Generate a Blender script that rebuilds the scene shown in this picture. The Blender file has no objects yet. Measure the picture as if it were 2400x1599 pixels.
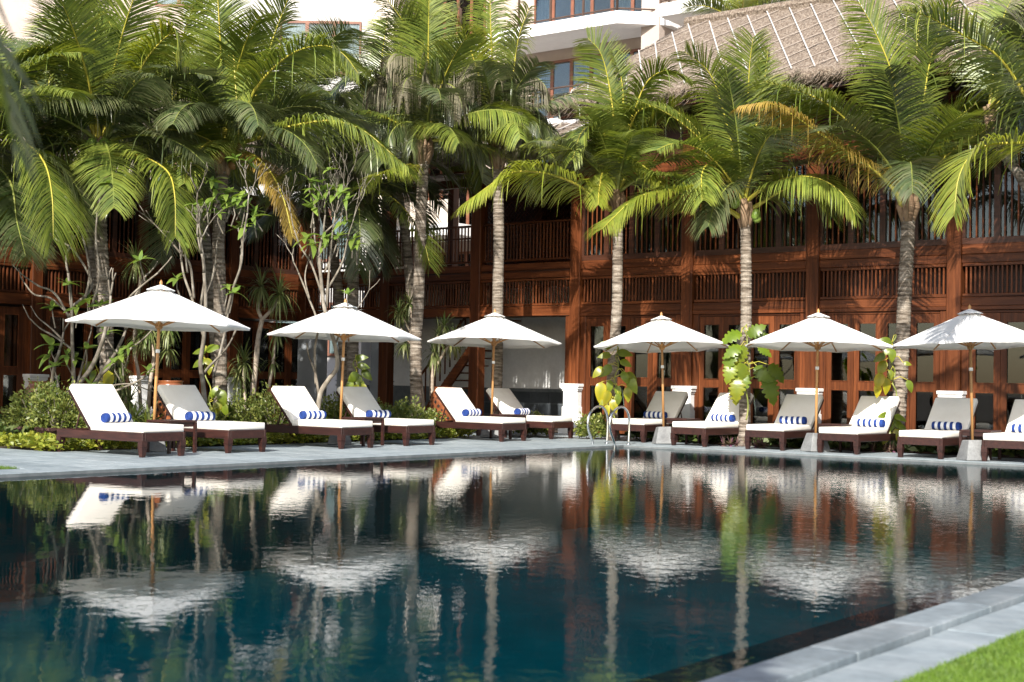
import bpy, bmesh, math, random
import numpy as np
from mathutils import Matrix, Vector
random.seed(7); RNG = np.random.default_rng(7)
S = bpy.context.scene
COL = S.collection

# ------------------------------------------------------------------ camera
F, CX, CY, CZ = 3333.0, 1200.0, 799.5, 1.2
roll = math.radians(1.03); pitch = math.atan(92.5 / F)
fw = np.array([0, math.cos(pitch), math.sin(pitch)]); r0 = np.array([1.0, 0, 0]); u0 = np.cross(r0, fw)
RT = r0 * math.cos(roll) + u0 * math.sin(roll); UP = -r0 * math.sin(roll) + u0 * math.cos(roll)
C0 = np.array([0, 0, CZ])
cd = bpy.data.cameras.new('camera'); cam = bpy.data.objects.new('camera', cd); COL.objects.link(cam)
cd.lens = 50.0; cd.sensor_width = 36.0; cd.clip_start = 0.05; cd.clip_end = 1500
m = Matrix.Identity(4)
for i, a in enumerate((RT, UP, -fw)):
    for k in range(3): m[k][i] = a[k]
m[2][3] = CZ
cam.matrix_world = m; S.camera = cam
cd.dof.use_dof = True; cd.dof.focus_distance = 27.0; cd.dof.aperture_fstop = 2.8

# ------------------------------------------------------------------ sky, sun, exposure
SUN = Vector((0.25, 1.0, -0.70)).normalized()           # direction the light travels
w = bpy.data.worlds.new('World'); S.world = w; w.use_nodes = True
nt = w.node_tree; bg = nt.nodes['Background']
sky = nt.nodes.new('ShaderNodeTexSky'); sky.sky_type = 'NISHITA'; sky.sun_disc = False
sky.sun_elevation = math.asin(-SUN.z); sky.sun_rotation = math.atan2(-SUN.x, -SUN.y)
sky.air_density = 1.0; sky.dust_density = 1.5
nt.links.new(sky.outputs[0], bg.inputs[0]); bg.inputs[1].default_value = 0.115
ld = bpy.data.lights.new('sun', 'SUN'); ld.energy = 4.6; ld.angle = math.radians(0.5); ld.color = (1.0, 0.95, 0.87)
lo = bpy.data.objects.new('sun', ld); COL.objects.link(lo)
lo.rotation_euler = SUN.to_track_quat('-Z', 'Y').to_euler()
vs = S.view_settings; vs.view_transform = 'Standard'; vs.look = 'None'; vs.exposure = 1.1; vs.gamma = 1.0; vs.use_curve_mapping = False
S.cycles.use_denoising = True
S.cycles.max_bounces = 8; S.cycles.transparent_max_bounces = 12; S.cycles.transmission_bounces = 4
S.cycles.caustics_reflective = False; S.cycles.caustics_refractive = False
S.cycles.sample_clamp_indirect = 6.0

# ------------------------------------------------------------------ frames
PC = np.array([1.6, 26.6]); EU = np.array([.6, .8]); EV = np.array([.8, -.6])
ROT_R = math.atan2(-.6, .8)      # local x = v, local y = u
ROT_L = math.atan2(.8, .6)       # local x = u, local y = -v
def ray(x, y): return RT * (x - CX) / F + UP * (CY - y) / F + fw
def P(x, y, D): d = ray(x, y); return C0 + d * D / d[1]
def G(x, y, z=0.0): d = ray(x, y); return C0 + d * (z - CZ) / d[2]
def UV(u, v, z=0.0): q = PC + u * EU + v * EV; return np.array([q[0], q[1], z])
def touv(w): q = w[:2] - PC; return float(q @ EU), float(q @ EV)
def onu(x, y, uu):
    d = ray(x, y); k = (uu - (C0[:2] - PC) @ EU) / (d[:2] @ EU); return C0 + d * k

# ------------------------------------------------------------------ mesh helpers
class MB:
    def __init__(s): s.v = []; s.f = []; s.m = []
    def add(s, vs, fs, mi=0):
        o = len(s.v); s.v += [tuple(map(float, q)) for q in vs]
        for f in fs: s.f.append(tuple(o + i for i in f)); s.m.append(mi)
        return s
    def box(s, x0, x1, y0, y1, z0, z1, mi=0):
        return s.add([(x0,y0,z0),(x1,y0,z0),(x1,y1,z0),(x0,y1,z0),(x0,y0,z1),(x1,y0,z1),(x1,y1,z1),(x0,y1,z1)],
              [(0,3,2,1),(4,5,6,7),(0,1,5,4),(1,2,6,5),(2,3,7,6),(3,0,4,7)], mi)
    def prism(s, pts, z0, z1, mi=0):
        n = len(pts)
        return s.add([(x,y,z0) for x,y in pts] + [(x,y,z1) for x,y in pts],
              [tuple(range(n-1,-1,-1)), tuple(range(n,2*n))] + [(i,(i+1)%n,n+(i+1)%n,n+i) for i in range(n)], mi)
    def hexa(s, b, t, mi=0):
        return s.add(list(b)+list(t), [(0,3,2,1),(4,5,6,7),(0,1,5,4),(1,2,6,5),(2,3,7,6),(3,0,4,7)], mi)
    def tube(s, pts, rad, n=8, mi=0, caps=True):
        pts = [np.array(p, float) for p in pts]; k = len(pts)
        if not hasattr(rad, '__len__'): rad = [rad]*k
        T = [pts[min(i+1,k-1)] - pts[max(i-1,0)] for i in range(k)]
        T = [t/(np.linalg.norm(t)+1e-9) for t in T]
        a = np.array([1.0,0,0]) if abs(T[0][0]) < .9 else np.array([0,1.0,0])
        vs = []
        for i in range(k):
            a = a - T[i]*(a@T[i]); a = a/(np.linalg.norm(a)+1e-9); b = np.cross(T[i], a)
            for j in range(n):
                q = 2*math.pi*j/n; vs.append(pts[i] + rad[i]*(a*math.cos(q) + b*math.sin(q)))
        fs = [(i*n+j, i*n+(j+1)%n, (i+1)*n+(j+1)%n, (i+1)*n+j) for i in range(k-1) for j in range(n)]
        if caps: fs += [tuple(range(n-1,-1,-1)), tuple(range((k-1)*n, k*n))]
        return s.add(vs, fs, mi)
    def lathe(s, prof, n=16, mi=0, c=(0,0)):
        k = len(prof)
        vs = [(c[0]+r*math.cos(2*math.pi*j/n), c[1]+r*math.sin(2*math.pi*j/n), z) for r,z in prof for j in range(n)]
        fs = [(i*n+j, i*n+(j+1)%n, (i+1)*n+(j+1)%n, (i+1)*n+j) for i in range(k-1) for j in range(n)]
        fs += [tuple(range(n-1,-1,-1)), tuple(range((k-1)*n, k*n))]
        return s.add(vs, fs, mi)
    def mesh(s, name, mats, smooth=False, bevel=0, seg=2):
        me = bpy.data.meshes.new(name); me.from_pydata(s.v, [], s.f)
        for q in (mats if isinstance(mats, (list, tuple)) else [mats]): me.materials.append(q)
        me.polygons.foreach_set('material_index', s.m)
        if bevel:
            b = bmesh.new(); b.from_mesh(me)
            bmesh.ops.bevel(b, geom=list(b.edges), offset=bevel, segments=seg, profile=.5, affect='EDGES', clamp_overlap=True)
            b.to_mesh(me); b.free()
        if smooth: me.polygons.foreach_set('use_smooth', [True]*len(me.polygons))
        me.update(); return me
    def obj(s, name, mats, parent=None, loc=None, rot=None, **k):
        return mk(name, s.mesh(name, mats, **k), parent, loc, rot)
def mk(name, me, parent=None, loc=None, rot=None):
    o = bpy.data.objects.new(name, me); COL.objects.link(o)
    if parent is not None: o.parent = parent
    if loc is not None: o.location = loc
    if rot is not None: o.rotation_euler = rot
    return o
def tag(o, label=None, cat=None, group=None, kind=None):
    if label: o['label'] = label
    if cat: o['category'] = cat
    if group: o['group'] = group
    if kind: o['kind'] = kind
    return o
def thing(name, label, cat, loc=(0,0,0), rz=0, group=None):
    o = mk(name, None, None, [float(q) for q in loc], (0,0,rz)); o.empty_display_size = .2
    return tag(o, label, cat, group)
def copy_tree(o, parent=None):
    c = o.copy(); COL.objects.link(c)
    if parent is not None: c.parent = parent
    for ch in o.children: copy_tree(ch, c)
    return c
def npmesh(name, V, Q, mats, mi=None, tint=None, smooth=False):
    V = np.ascontiguousarray(V, np.float32); Q = np.ascontiguousarray(Q, np.int32)
    me = bpy.data.meshes.new(name); me.vertices.add(len(V)); me.vertices.foreach_set('co', V.ravel())
    n, k = Q.shape
    me.loops.add(n*k); me.loops.foreach_set('vertex_index', Q.ravel())
    me.polygons.add(n); me.polygons.foreach_set('loop_start', np.arange(0, n*k, k, dtype=np.int32))
    for q in mats: me.materials.append(q)
    if mi is not None: me.polygons.foreach_set('material_index', np.asarray(mi, np.int32))
    if smooth: me.polygons.foreach_set('use_smooth', np.ones(n, bool))
    me.update(calc_edges=True)
    if tint is not None:
        a = me.attributes.new('tint', 'FLOAT', 'POINT'); a.data.foreach_set('value', np.ascontiguousarray(tint, np.float32))
    return me
def unit(a): return a/(np.linalg.norm(a, axis=-1, keepdims=True)+1e-9)

# ------------------------------------------------------------------ materials
def nodes(name):
    q = bpy.data.materials.new(name); q.use_nodes = True; t = q.node_tree; t.nodes.clear()
    out = t.nodes.new('ShaderNodeOutputMaterial'); return q, t, out
def N(t, kind, **kw):
    n = t.nodes.new('ShaderNode'+kind)
    for k, v in kw.items(): setattr(n, k, v)
    return n
def L(t, a, b): t.links.new(a, b)
def noise(t, scale, stretch=(1,1,1), detail=4, coord='Object', rough=.55, rnd=True):
    tc = N(t, 'TexCoord'); mp = N(t, 'Mapping'); mp.inputs['Scale'].default_value = stretch
    L(t, tc.outputs[coord], mp.inputs['Vector'])
    if rnd:
        oi = N(t, 'ObjectInfo'); mm = N(t, 'MATH' if False else 'Math', operation='MULTIPLY'); mm.inputs[1].default_value = 37.0
        L(t, oi.outputs['Random'], mm.inputs[0]); L(t, mm.outputs[0], mp.inputs['Location'])
    nn = N(t, 'TexNoise'); nn.inputs['Scale'].default_value = scale; nn.inputs['Detail'].default_value = detail; nn.inputs['Roughness'].default_value = rough
    L(t, mp.outputs[0], nn.inputs['Vector']); return nn
def ramp(t, src, stops):
    r = N(t, 'ValToRGB'); e = r.color_ramp.elements
    while len(e) < len(stops): e.new(.5)
    for q, (p, c) in zip(e, stops): q.position = p; q.color = (*c, 1)
    L(t, src, r.inputs[0]); return r
def pm(name, stops, scale, stretch=(1,1,1), rough=.6, bump=0.0, bdist=.01, detail=4, coord='Object', var=0.0, spec=.4, metal=0, fine=None):
    q, t, out = nodes(name); b = N(t, 'BsdfPrincipled'); L(t, b.outputs[0], out.inputs[0])
    n = noise(t, scale, stretch, detail, coord); r = ramp(t, n.outputs[0], stops); col = r.outputs[0]
    if fine:
        n2 = noise(t, fine[0], fine[2] if len(fine) > 2 else (1,1,1), 3, coord)
        mr = N(t, 'MapRange'); mr.inputs[1].default_value = .3; mr.inputs[2].default_value = .7; mr.inputs[3].default_value = 1-fine[1]; mr.inputs[4].default_value = 1+fine[1]*.6
        L(t, n2.outputs[0], mr.inputs[0]); hv = N(t, 'HueSaturation'); L(t, mr.outputs[0], hv.inputs['Value']); L(t, col, hv.inputs['Color']); col = hv.outputs[0]
    if var:
        oi = N(t, 'ObjectInfo'); mr = N(t, 'MapRange'); mr.inputs[3].default_value = 1-var; mr.inputs[4].default_value = 1+var
        L(t, oi.outputs['Random'], mr.inputs[0]); hv = N(t, 'HueSaturation'); L(t, mr.outputs[0], hv.inputs['Value']); L(t, col, hv.inputs['Color']); col = hv.outputs[0]
    L(t, col, b.inputs['Base Color']); b.inputs['Roughness'].default_value = rough; b.inputs['Metallic'].default_value = metal
    b.inputs['Specular IOR Level'].default_value = spec
    if bump:
        bp = N(t, 'Bump'); bp.inputs['Strength'].default_value = bump; bp.inputs['Distance'].default_value = bdist
        L(t, n.outputs[0], bp.inputs['Height']); L(t, bp.outputs[0], b.inputs['Normal'])
    return q
RED = [(.25,(.046,.0125,.0045)),(.5,(.104,.030,.0095)),(.75,(.172,.053,.0175))]
M = {}
M['wood_v'] = pm('red_timber_upright', RED, 3.0, (6,6,.35), .42, .25, .004, 6, var=.30, spec=.25, fine=(30,.18,(4,4,.3)))
M['wood_h'] = pm('red_timber_beam', RED, 3.0, (.35,6,6), .42, .25, .004, 6, var=.30, spec=.25, fine=(30,.18,(.3,4,4)))
M['wood_dk'] = pm('dark_timber', [(.3,(.030,.011,.006)),(.7,(.075,.026,.013))], 3, (.5,5,5), .4, .2, .004, 5, var=.15)  # dark timber tone, also used as painted shade on the backings
M['lounger_wood'] = pm('lounger_hardwood', [(.3,(.016,.006,.0045)),(.6,(.036,.012,.009)),(.8,(.060,.022,.015))], 5, (5,.6,5), .45, .2, .003, 5, var=.2)
M['teak'] = pm('varnished_teak', [(.3,(.29,.135,.042)),(.7,(.46,.25,.095))], 6, (4,4,.4), .38, .1, .002, 4, var=.25)
M['canvas'] = None
M['cushion'] = pm('cream_cushion_fabric', [(.3,(.73,.69,.62)),(.7,(.80,.765,.70))], 4, (1,1,1), .9, .15, .01, 3, fine=(160,.03))
M['piping'] = pm('cushion_piping', [(.3,(.62,.59,.53)),(.7,(.68,.65,.6))], 9, rough=.9)
M['towel_white'] = pm('white_terry', [(.3,(.70,.71,.73)),(.7,(.82,.83,.85))], 60, rough=.95, bump=.5, bdist=.004)
M['towel_blue'] = pm('blue_terry', [(.3,(.007,.026,.14)),(.7,(.014,.048,.22))], 60, rough=.95, bump=.5, bdist=.004)
M['stone'] = pm('blue_grey_slate', [(.25,(.155,.19,.21)),(.5,(.225,.262,.28)),(.78,(.31,.345,.36))], 2.2, (1,2.2,1), .55, .2, .003, 6, var=.10, fine=(18,.14))
M['slate_dk'] = pm('weathered_slate', [(.25,(.10,.125,.142)),(.48,(.165,.195,.212)),(.62,(.225,.252,.268)),(.8,(.36,.39,.405))], 1.6, (1.6,1,1), .5, .3, .004, 7, var=.14, fine=(14,.22))
M['grout'] = pm('dark_grout', [(.3,(.10,.115,.12)),(.7,(.16,.175,.18))], 6, rough=.9)
M['concrete'] = pm('cast_concrete', [(.3,(.13,.132,.135)),(.7,(.225,.23,.23))], 5, rough=.85, bump=.3, bdist=.006, detail=6, fine=(30,.15))
M['plaster'] = pm('white_lime_plaster', [(.3,(.70,.70,.69)),(.7,(.80,.80,.79))], 2.5, rough=.85, bump=.1, bdist=.004, fine=(14,.05))
M['grey_plaster'] = pm('grey_plaster', [(.3,(.22,.24,.262)),(.7,(.27,.288,.308))], 2.0, rough=.85)
M['dark_tile'] = pm('dark_slate_tile', [(.3,(.035,.043,.05)),(.7,(.075,.085,.095))], 3, rough=.4, var=.2)
M['thatch'] = pm('dry_thatch', [(.25,(.065,.046,.034)),(.42,(.155,.115,.086)),(.56,(.245,.195,.15)),(.75,(.34,.285,.23))], 22, (1,1,.6), .95, 1.0, .06, 9, fine=(70,.5,(1,1,.5)))
M['strap'] = pm('whitewashed_split_bamboo', [(.3,(.36,.34,.325)),(.7,(.52,.50,.48))], 8, rough=.8)
M['batten'] = pm('grey_bamboo_batten', [(.3,(.22,.18,.15)),(.7,(.34,.29,.255))], 8, rough=.8)
M['hotel_white'] = pm('hotel_white_render', [(.3,(.74,.735,.725)),(.7,(.82,.815,.805))], .6, rough=.9, fine=(5,.04))
M['hotel_shade'] = pm('hotel_shaded_white_render', [(.3,(.42,.41,.40)),(.7,(.49,.48,.465))], .6, rough=.9, fine=(5,.06))  # white render toned down, its shade put into the colour
M['hotel_beige'] = pm('hotel_beige_render', [(.3,(.40,.335,.295)),(.7,(.45,.38,.335))], .6, rough=.9, fine=(5,.04))
M['hotel_cream'] = pm('hotel_cream_render', [(.3,(.66,.585,.50)),(.7,(.72,.64,.55))], .6, rough=.9, fine=(5,.04))
M['hotel_frame'] = pm('hotel_brown_frame', [(.3,(.14,.055,.032)),(.7,(.21,.085,.05))], 4, rough=.5)
M['rail_metal'] = pm('dark_bronze_rail', [(.3,(.06,.036,.026)),(.7,(.09,.055,.04))], 4, rough=.45)
M['curtain'] = pm('sheer_curtain', [(.35,(.50,.545,.55)),(.65,(.74,.765,.76))], 5, (5,5,.05), .9)
M['steel'] = pm('polished_steel', [(.3,(.62,.63,.64)),(.7,(.74,.75,.76))], 5, rough=.18, metal=1)
M['terracotta'] = pm('glazed_terracotta', [(.3,(.15,.045,.018)),(.7,(.33,.115,.045))], 7, rough=.28, bump=.3, bdist=.01, spec=.6)
M['dark_hole_patch'] = pm('jar_hole_dark', [(.3,(.012,.008,.006)),(.7,(.02,.012,.009))], 7, rough=.8)
M['planter'] = pm('purple_brown_planter', [(.3,(.055,.026,.026)),(.7,(.09,.045,.045))], 5, rough=.6)
M['soil'] = pm('dark_garden_soil', [(.3,(.030,.022,.015)),(.7,(.075,.055,.038))], 5, rough=.95, bump=.6, bdist=.03)
M['lawn_soil'] = pm('lawn_base', [(.3,(.05,.10,.016)),(.7,(.095,.165,.024))], 5, rough=.95)
M['bark'] = pm('grey_frangipani_bark', [(.3,(.085,.07,.052)),(.55,(.19,.165,.13)),(.75,(.34,.31,.27))], 9, (1,1,.6), .85, .5, .01, 6)
M['bark_stem'] = pm('tan_dracaena_bark', [(.3,(.26,.20,.15)),(.7,(.46,.38,.30))], 10, (1,1,1.5), .85, .5, .01, 6)
M['ptrunk'] = pm('ringed_palm_bark', [(.30,(.032,.023,.016)),(.43,(.125,.098,.073)),(.56,(.235,.198,.16)),(.75,(.34,.30,.255))], 3.6, (.8,.8,5.2), .9, .8, .02, 6, fine=(24,.32,(1,1,2.2)))
M['sheath'] = pm('brown_palm_sheath', [(.3,(.13,.075,.04)),(.7,(.34,.235,.15))], 9, (1,1,.3), .9, .6, .02, 6)
M['coconut'] = pm('green_coconut', [(.3,(.12,.20,.03)),(.7,(.24,.32,.06))], 5, rough=.4)
M['coconut_br'] = pm('orange_brown_coconut', [(.3,(.20,.10,.03)),(.7,(.32,.18,.06))], 5, rough=.4)
M['pool'] = pm('teal_pool_tile', [(.3,(.008,.24,.21)),(.7,(.018,.34,.29))], 1.2, rough=.4)
M['ledge'] = pm('brown_overflow_stone', [(.3,(.075,.07,.055)),(.7,(.14,.13,.105))], 3, rough=.7)
M['trellis'] = M['wood_h']
M['room'] = pm('darkened_room_wall', [(.3,(.055,.04,.03)),(.7,(.09,.065,.05))], 2, rough=.8)  # dark base colour stands in for the dimness of the interior

def leafmat(name, dark, mid, alt, trans=.32, rough=.36, spec=.5, scale=5.0):
    """foliage: colour varies by leaf ('tint' attribute where there is one), by object and by noise; thin leaves let light through"""
    q, t, out = nodes(name); b = N(t, 'BsdfPrincipled'); tr = N(t, 'BsdfTranslucent'); mx = N(t, 'MixShader'); mx.inputs[0].default_value = trans
    at = N(t, 'Attribute', attribute_name='tint'); n = noise(t, scale, (1,1,1), 2); r = ramp(t, n.outputs[0], [(.3,dark),(.7,mid)])
    mc = N(t, 'MixRGB'); L(t, at.outputs['Fac'], mc.inputs[0]); L(t, r.outputs[0], mc.inputs[1]); mc.inputs[2].default_value = (*alt,1)
    oi = N(t, 'ObjectInfo'); mr = N(t, 'MapRange'); mr.inputs[3].default_value = .8; mr.inputs[4].default_value = 1.2; L(t, oi.outputs['Random'], mr.inputs[0])
    hv = N(t, 'HueSaturation'); L(t, mr.outputs[0], hv.inputs['Value']); L(t, mc.outputs[0], hv.inputs['Color'])
    L(t, hv.outputs[0], b.inputs['Base Color']); b.inputs['Roughness'].default_value = rough; b.inputs['Specular IOR Level'].default_value = spec
    h2 = N(t, 'HueSaturation'); h2.inputs['Value'].default_value = 1.5; h2.inputs['Saturation'].default_value = 1.1; h2.inputs['Hue'].default_value = .49
    L(t, hv.outputs[0], h2.inputs['Color']); L(t, h2.outputs[0], tr.inputs[0])
    L(t, b.outputs[0], mx.inputs[1]); L(t, tr.outputs[0], mx.inputs[2]); L(t, mx.outputs[0], out.inputs[0]); return q
M['frond'] = leafmat('coconut_leaflet', (.042,.082,.013), (.135,.190,.032), (.34,.35,.06), .28, rough=.34, spec=.8)
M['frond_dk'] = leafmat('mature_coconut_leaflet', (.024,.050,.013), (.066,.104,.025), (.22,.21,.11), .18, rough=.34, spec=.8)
M['frond_lt'] = leafmat('young_coconut_leaflet', (.12,.18,.018), (.25,.30,.034), (.38,.35,.06), .36, .34, .8)
M['frond_yel'] = leafmat('yellowing_coconut_leaflet', (.24,.18,.030), (.36,.26,.05), (.38,.24,.09), .3)
M['frond_dry'] = leafmat('withered_coconut_leaflet', (.085,.085,.045), (.17,.155,.10), (.26,.215,.15), .15, .6, .3)
M['rachis'] = pm('yellow_green_midrib', [(.3,(.30,.29,.035)),(.7,(.46,.38,.06))], 4, rough=.4)
M['rachis_dk'] = pm('green_midrib', [(.3,(.12,.16,.03)),(.7,(.22,.23,.05))], 4, rough=.4)
M['plume_leaf'] = leafmat('frangipani_leaf', (.080,.150,.028), (.15,.235,.042), (.30,.33,.06), .35, .4, .4)
M['drac_leaf'] = leafmat('dracaena_leaf', (.045,.085,.020), (.10,.15,.036), (.27,.27,.11), .28, .4, .4)
M['pothos_leaf'] = leafmat('climber_leaf', (.075,.135,.012), (.13,.195,.018), (.40,.34,.022), .38, .34, .5, 3)
M['shrub_leaf'] = leafmat('shrub_leaf', (.040,.075,.016), (.105,.150,.028), (.27,.28,.07), .3, .42, .4)
M['bed_leaf'] = leafmat('ground_cover_leaf', (.085,.13,.018), (.17,.22,.024), (.38,.36,.055), .3, .42, .4)
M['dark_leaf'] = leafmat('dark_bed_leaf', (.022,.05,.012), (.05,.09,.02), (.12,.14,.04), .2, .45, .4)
M['grass'] = leafmat('lawn_blade', (.055,.115,.014), (.11,.20,.024), (.17,.235,.04), .3, .5, .3)
M['rhoeo_leaf'] = leafmat('purple_rosette_leaf', (.10,.075,.045), (.20,.17,.07), (.20,.06,.14), .2, .45, .4)
def canvas():
    q, t, out = nodes('white_parasol_canvas'); b = N(t, 'BsdfPrincipled'); tr = N(t, 'BsdfTranslucent'); mx = N(t, 'MixShader'); mx.inputs[0].default_value = .26
    n = noise(t, 3.0, (1,1,1), 4); r = ramp(t, n.outputs[0], [(.3,(.76,.765,.77)),(.7,(.83,.83,.825))]); L(t, r.outputs[0], b.inputs['Base Color']); b.inputs['Roughness'].default_value = .85; b.inputs['Specular IOR Level'].default_value = .2
    n2 = noise(t, 5.0, (1,1,1), 3); bp = N(t, 'Bump'); bp.inputs['Strength'].default_value = .35; bp.inputs['Distance'].default_value = .03; L(t, n2.outputs[0], bp.inputs['Height']); L(t, bp.outputs[0], b.inputs['Normal'])
    tr.inputs[0].default_value = (.80,.78,.72,1); L(t, b.outputs[0], mx.inputs[1]); L(t, tr.outputs[0], mx.inputs[2]); L(t, mx.outputs[0], out.inputs[0]); return q
M['canvas'] = canvas()
def glassmat(name, tint, ior=1.5, see=.75):
    q, t, out = nodes(name); tr = N(t, 'BsdfTransparent'); tr.inputs[0].default_value = (*tint,1); g = N(t, 'BsdfGlossy'); g.inputs['Roughness'].default_value = .02
    fr = N(t, 'Fresnel'); fr.inputs[0].default_value = ior; mx = N(t, 'MixShader'); L(t, fr.outputs[0], mx.inputs[0]); L(t, tr.outputs[0], mx.inputs[1]); L(t, g.outputs[0], mx.inputs[2]); L(t, mx.outputs[0], out.inputs[0]); return q
M['glass'] = glassmat('door_glass', (.62,.66,.64), 1.7)
M['hotel_glass'] = glassmat('hotel_glass', (.74,.79,.80), 1.6)
def watermat():
    q, t, out = nodes('pool_water'); tr = N(t, 'BsdfTransparent'); tr.inputs[0].default_value = (.42,.88,.92,1); g = N(t, 'BsdfGlossy'); g.inputs['Roughness'].default_value = .015
    fr = N(t, 'Fresnel'); fr.inputs[0].default_value = 1.34; mx = N(t, 'MixShader')
    tc = N(t, 'TexCoord'); hs = None
    def nz(scale, det, amp):
        n = N(t, 'TexNoise'); n.inputs['Scale'].default_value = scale; n.inputs['Detail'].default_value = det; L(t, tc.outputs['Object'], n.inputs['Vector'])
        k = N(t, 'Math', operation='MULTIPLY'); k.inputs[1].default_value = amp; L(t, n.outputs[0], k.inputs[0]); return k
    patch = N(t, 'TexNoise'); patch.inputs['Scale'].default_value = .22; patch.inputs['Detail'].default_value = 2; L(t, tc.outputs['Object'], patch.inputs['Vector'])
    sx = N(t, 'SeparateXYZ'); L(t, tc.outputs['Object'], sx.inputs[0])
    wy = N(t, 'Math', operation='MULTIPLY_ADD'); wy.inputs[1].default_value = .055; wy.inputs[2].default_value = .52; L(t, sx.outputs[1], wy.inputs[0])     # far water is more ruffled
    wx = N(t, 'Math', operation='MULTIPLY_ADD'); wx.inputs[1].default_value = .050; L(t, sx.outputs[0], wx.inputs[0]); L(t, wy.outputs[0], wx.inputs[2])
    wp = N(t, 'Math', operation='MULTIPLY_ADD'); wp.inputs[1].default_value = 1.1; L(t, patch.outputs[0], wp.inputs[0]); L(t, wx.outputs[0], wp.inputs[2])
    pr = N(t, 'MapRange'); pr.inputs[1].default_value = .30; pr.inputs[2].default_value = 1.25; pr.inputs[3].default_value = .12; pr.inputs[4].default_value = 1.0; L(t, wp.outputs[0], pr.inputs[0])
    a = nz(11.0, 2.0, 1.9); c = nz(4.5, 1.2, .75); b = nz(1.5, 1.0, .6)
    ap = N(t, 'Math', operation='MULTIPLY'); L(t, a.outputs[0], ap.inputs[0]); L(t, pr.outputs[0], ap.inputs[1])
    s0 = N(t, 'Math', operation='ADD'); L(t, ap.outputs[0], s0.inputs[0]); L(t, c.outputs[0], s0.inputs[1])
    s = N(t, 'Math', operation='ADD'); L(t, s0.outputs[0], s.inputs[0]); L(t, b.outputs[0], s.inputs[1])
    bp = N(t, 'Bump'); bp.inputs['Strength'].default_value = 1.0; bp.inputs['Distance'].default_value = .0011; L(t, s.outputs[0], bp.inputs['Height'])
    L(t, bp.outputs[0], g.inputs['Normal']); L(t, bp.outputs[0], fr.inputs['Normal'])
    L(t, fr.outputs[0], mx.inputs[0]); L(t, tr.outputs[0], mx.inputs[1]); L(t, g.outputs[0], mx.inputs[2]); L(t, mx.outputs[0], out.inputs[0]); return q
M['water'] = watermat()

# ------------------------------------------------------------------ setting: ground, pool, deck
EU1, EV0, EVN = 1.1, -.08, 11.85        # pool: far edge u, left edge v, near edge v
def frame(name, mb, mats, kind='structure', **k): return tag(mb.obj(name, mats, None, (PC[0],PC[1],0), (0,0,ROT_R), **k), kind=kind)
b = MB(); b.box(-400,-3.95,-400,400,-3,-.06); b.box(12.6,400,-400,400,-3,-.31); b.box(-3.95,12.6,2.95,400,-3,-.06); b.box(-3.95,12.6,-400,-40,-3,-.06)
frame('ground', b, M['soil'])
b = MB(); b.add([(EV0,-40,-.045),(EVN,-40,-.045),(EVN,EU1,-.045),(EV0,EU1,-.045)], [(0,1,2,3)]); wat = frame('water', b, M['water'])
b = MB(); b.add([(EV0,-40,-1.5),(EVN,-40,-1.5),(EVN,EU1,-1.5),(EV0,EU1,-1.5)], [(0,1,2,3)])
b.box(EV0-.3,EV0-.004,-40,EU1+.3,-1.6,-.05); b.box(EVN+.004,EVN+.2,-40,EU1,-1.6,-.14); b.box(EV0,EVN,EU1+.004,EU1+.3,-1.6,-.05); frame('pool_basin', b, M['pool'])
b = MB(); b.box(EVN-.62,EVN,-40,EU1,-1.45,-.16); frame('pool_ledge', b, M['ledge'])
b = MB(); b.box(-9.5,EV0,-16,-9.2,-.05,-.006); b.box(-3.7,EV0,-9.2,EU1,-.05,-.006); b.box(-6.2,EV0,EU1,4.9,-.05,-.006); b.box(EV0,12.5,EU1,3.0,-.05,-.006)
deck = frame('deck', b, M['grout'])
tile = MB().box(-.2975,.2975,-.4475,.4475,-.04,0).mesh('paving_tile', M['stone'], bevel=.006, seg=1)
def tiles(v0, v1, u0_, u1_, along_v):
    a, c = (.9,.6) if along_v else (.6,.9)
    nv = max(1, round((v1-v0)/a)); nu = max(1, round((u1_-u0_)/c))
    for i in range(nv):
        for j in range(nu):
            x = v0+(i+.5)*(v1-v0)/nv; y = u0_+(j+.5)*(u1_-u0_)/nu
            o = mk('paving_tile', tile, deck, (x, y, random.uniform(-.001,.001)), (0,0,math.pi/2 if along_v else 0))
            s = ((u1_-u0_)/nu/c, (v1-v0)/nv/a) if along_v else ((v1-v0)/nv/a, (u1_-u0_)/nu/c)
            o.scale = (s[0], s[1], 1)
tiles(-3.7, EV0, -9.2, EU1, False); tiles(-6.2, EV0, EU1, 4.9, False); tiles(EV0, 12.5, EU1, 3.0, True)
tiles(-8.5, -.75, -11.7, -9.2, False); tiles(-.75, EV0, -15.3, -9.2, False)
PZ = -.03; v_c = 12.09; v_l = touv(G(2246,1543,PZ))[1]
b = MB(); b.box(EVN,v_l+.1,-40,EU1,-.25,PZ-.03); cop = frame('pool_coping', b, M['grout'])
cslab = MB().box(-(v_c-EVN)/2+.001,(v_c-EVN)/2-.001,-.4485,.4485,-.08,.006).mesh('coping_slab', M['slate_dk'], bevel=.008, seg=2)
pslab = MB().box(-(v_l-v_c)/2+.004,(v_l-v_c)/2-.003,-.4475,.4475,-.06,0).mesh('paving_slab', M['stone'], bevel=.006, seg=1)
for j in range(16):
    mk('coping_slab', cslab, cop, ((EVN+v_c)/2, -20.2+.9*j, random.uniform(-.001,.001)), (0,0,random.choice((0,math.pi))))
    mk('paving_slab', pslab, cop, ((v_l+v_c)/2, -20.0+.9*j, PZ+random.uniform(-.003,.003)), (0,0,random.choice((0,math.pi))))
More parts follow.
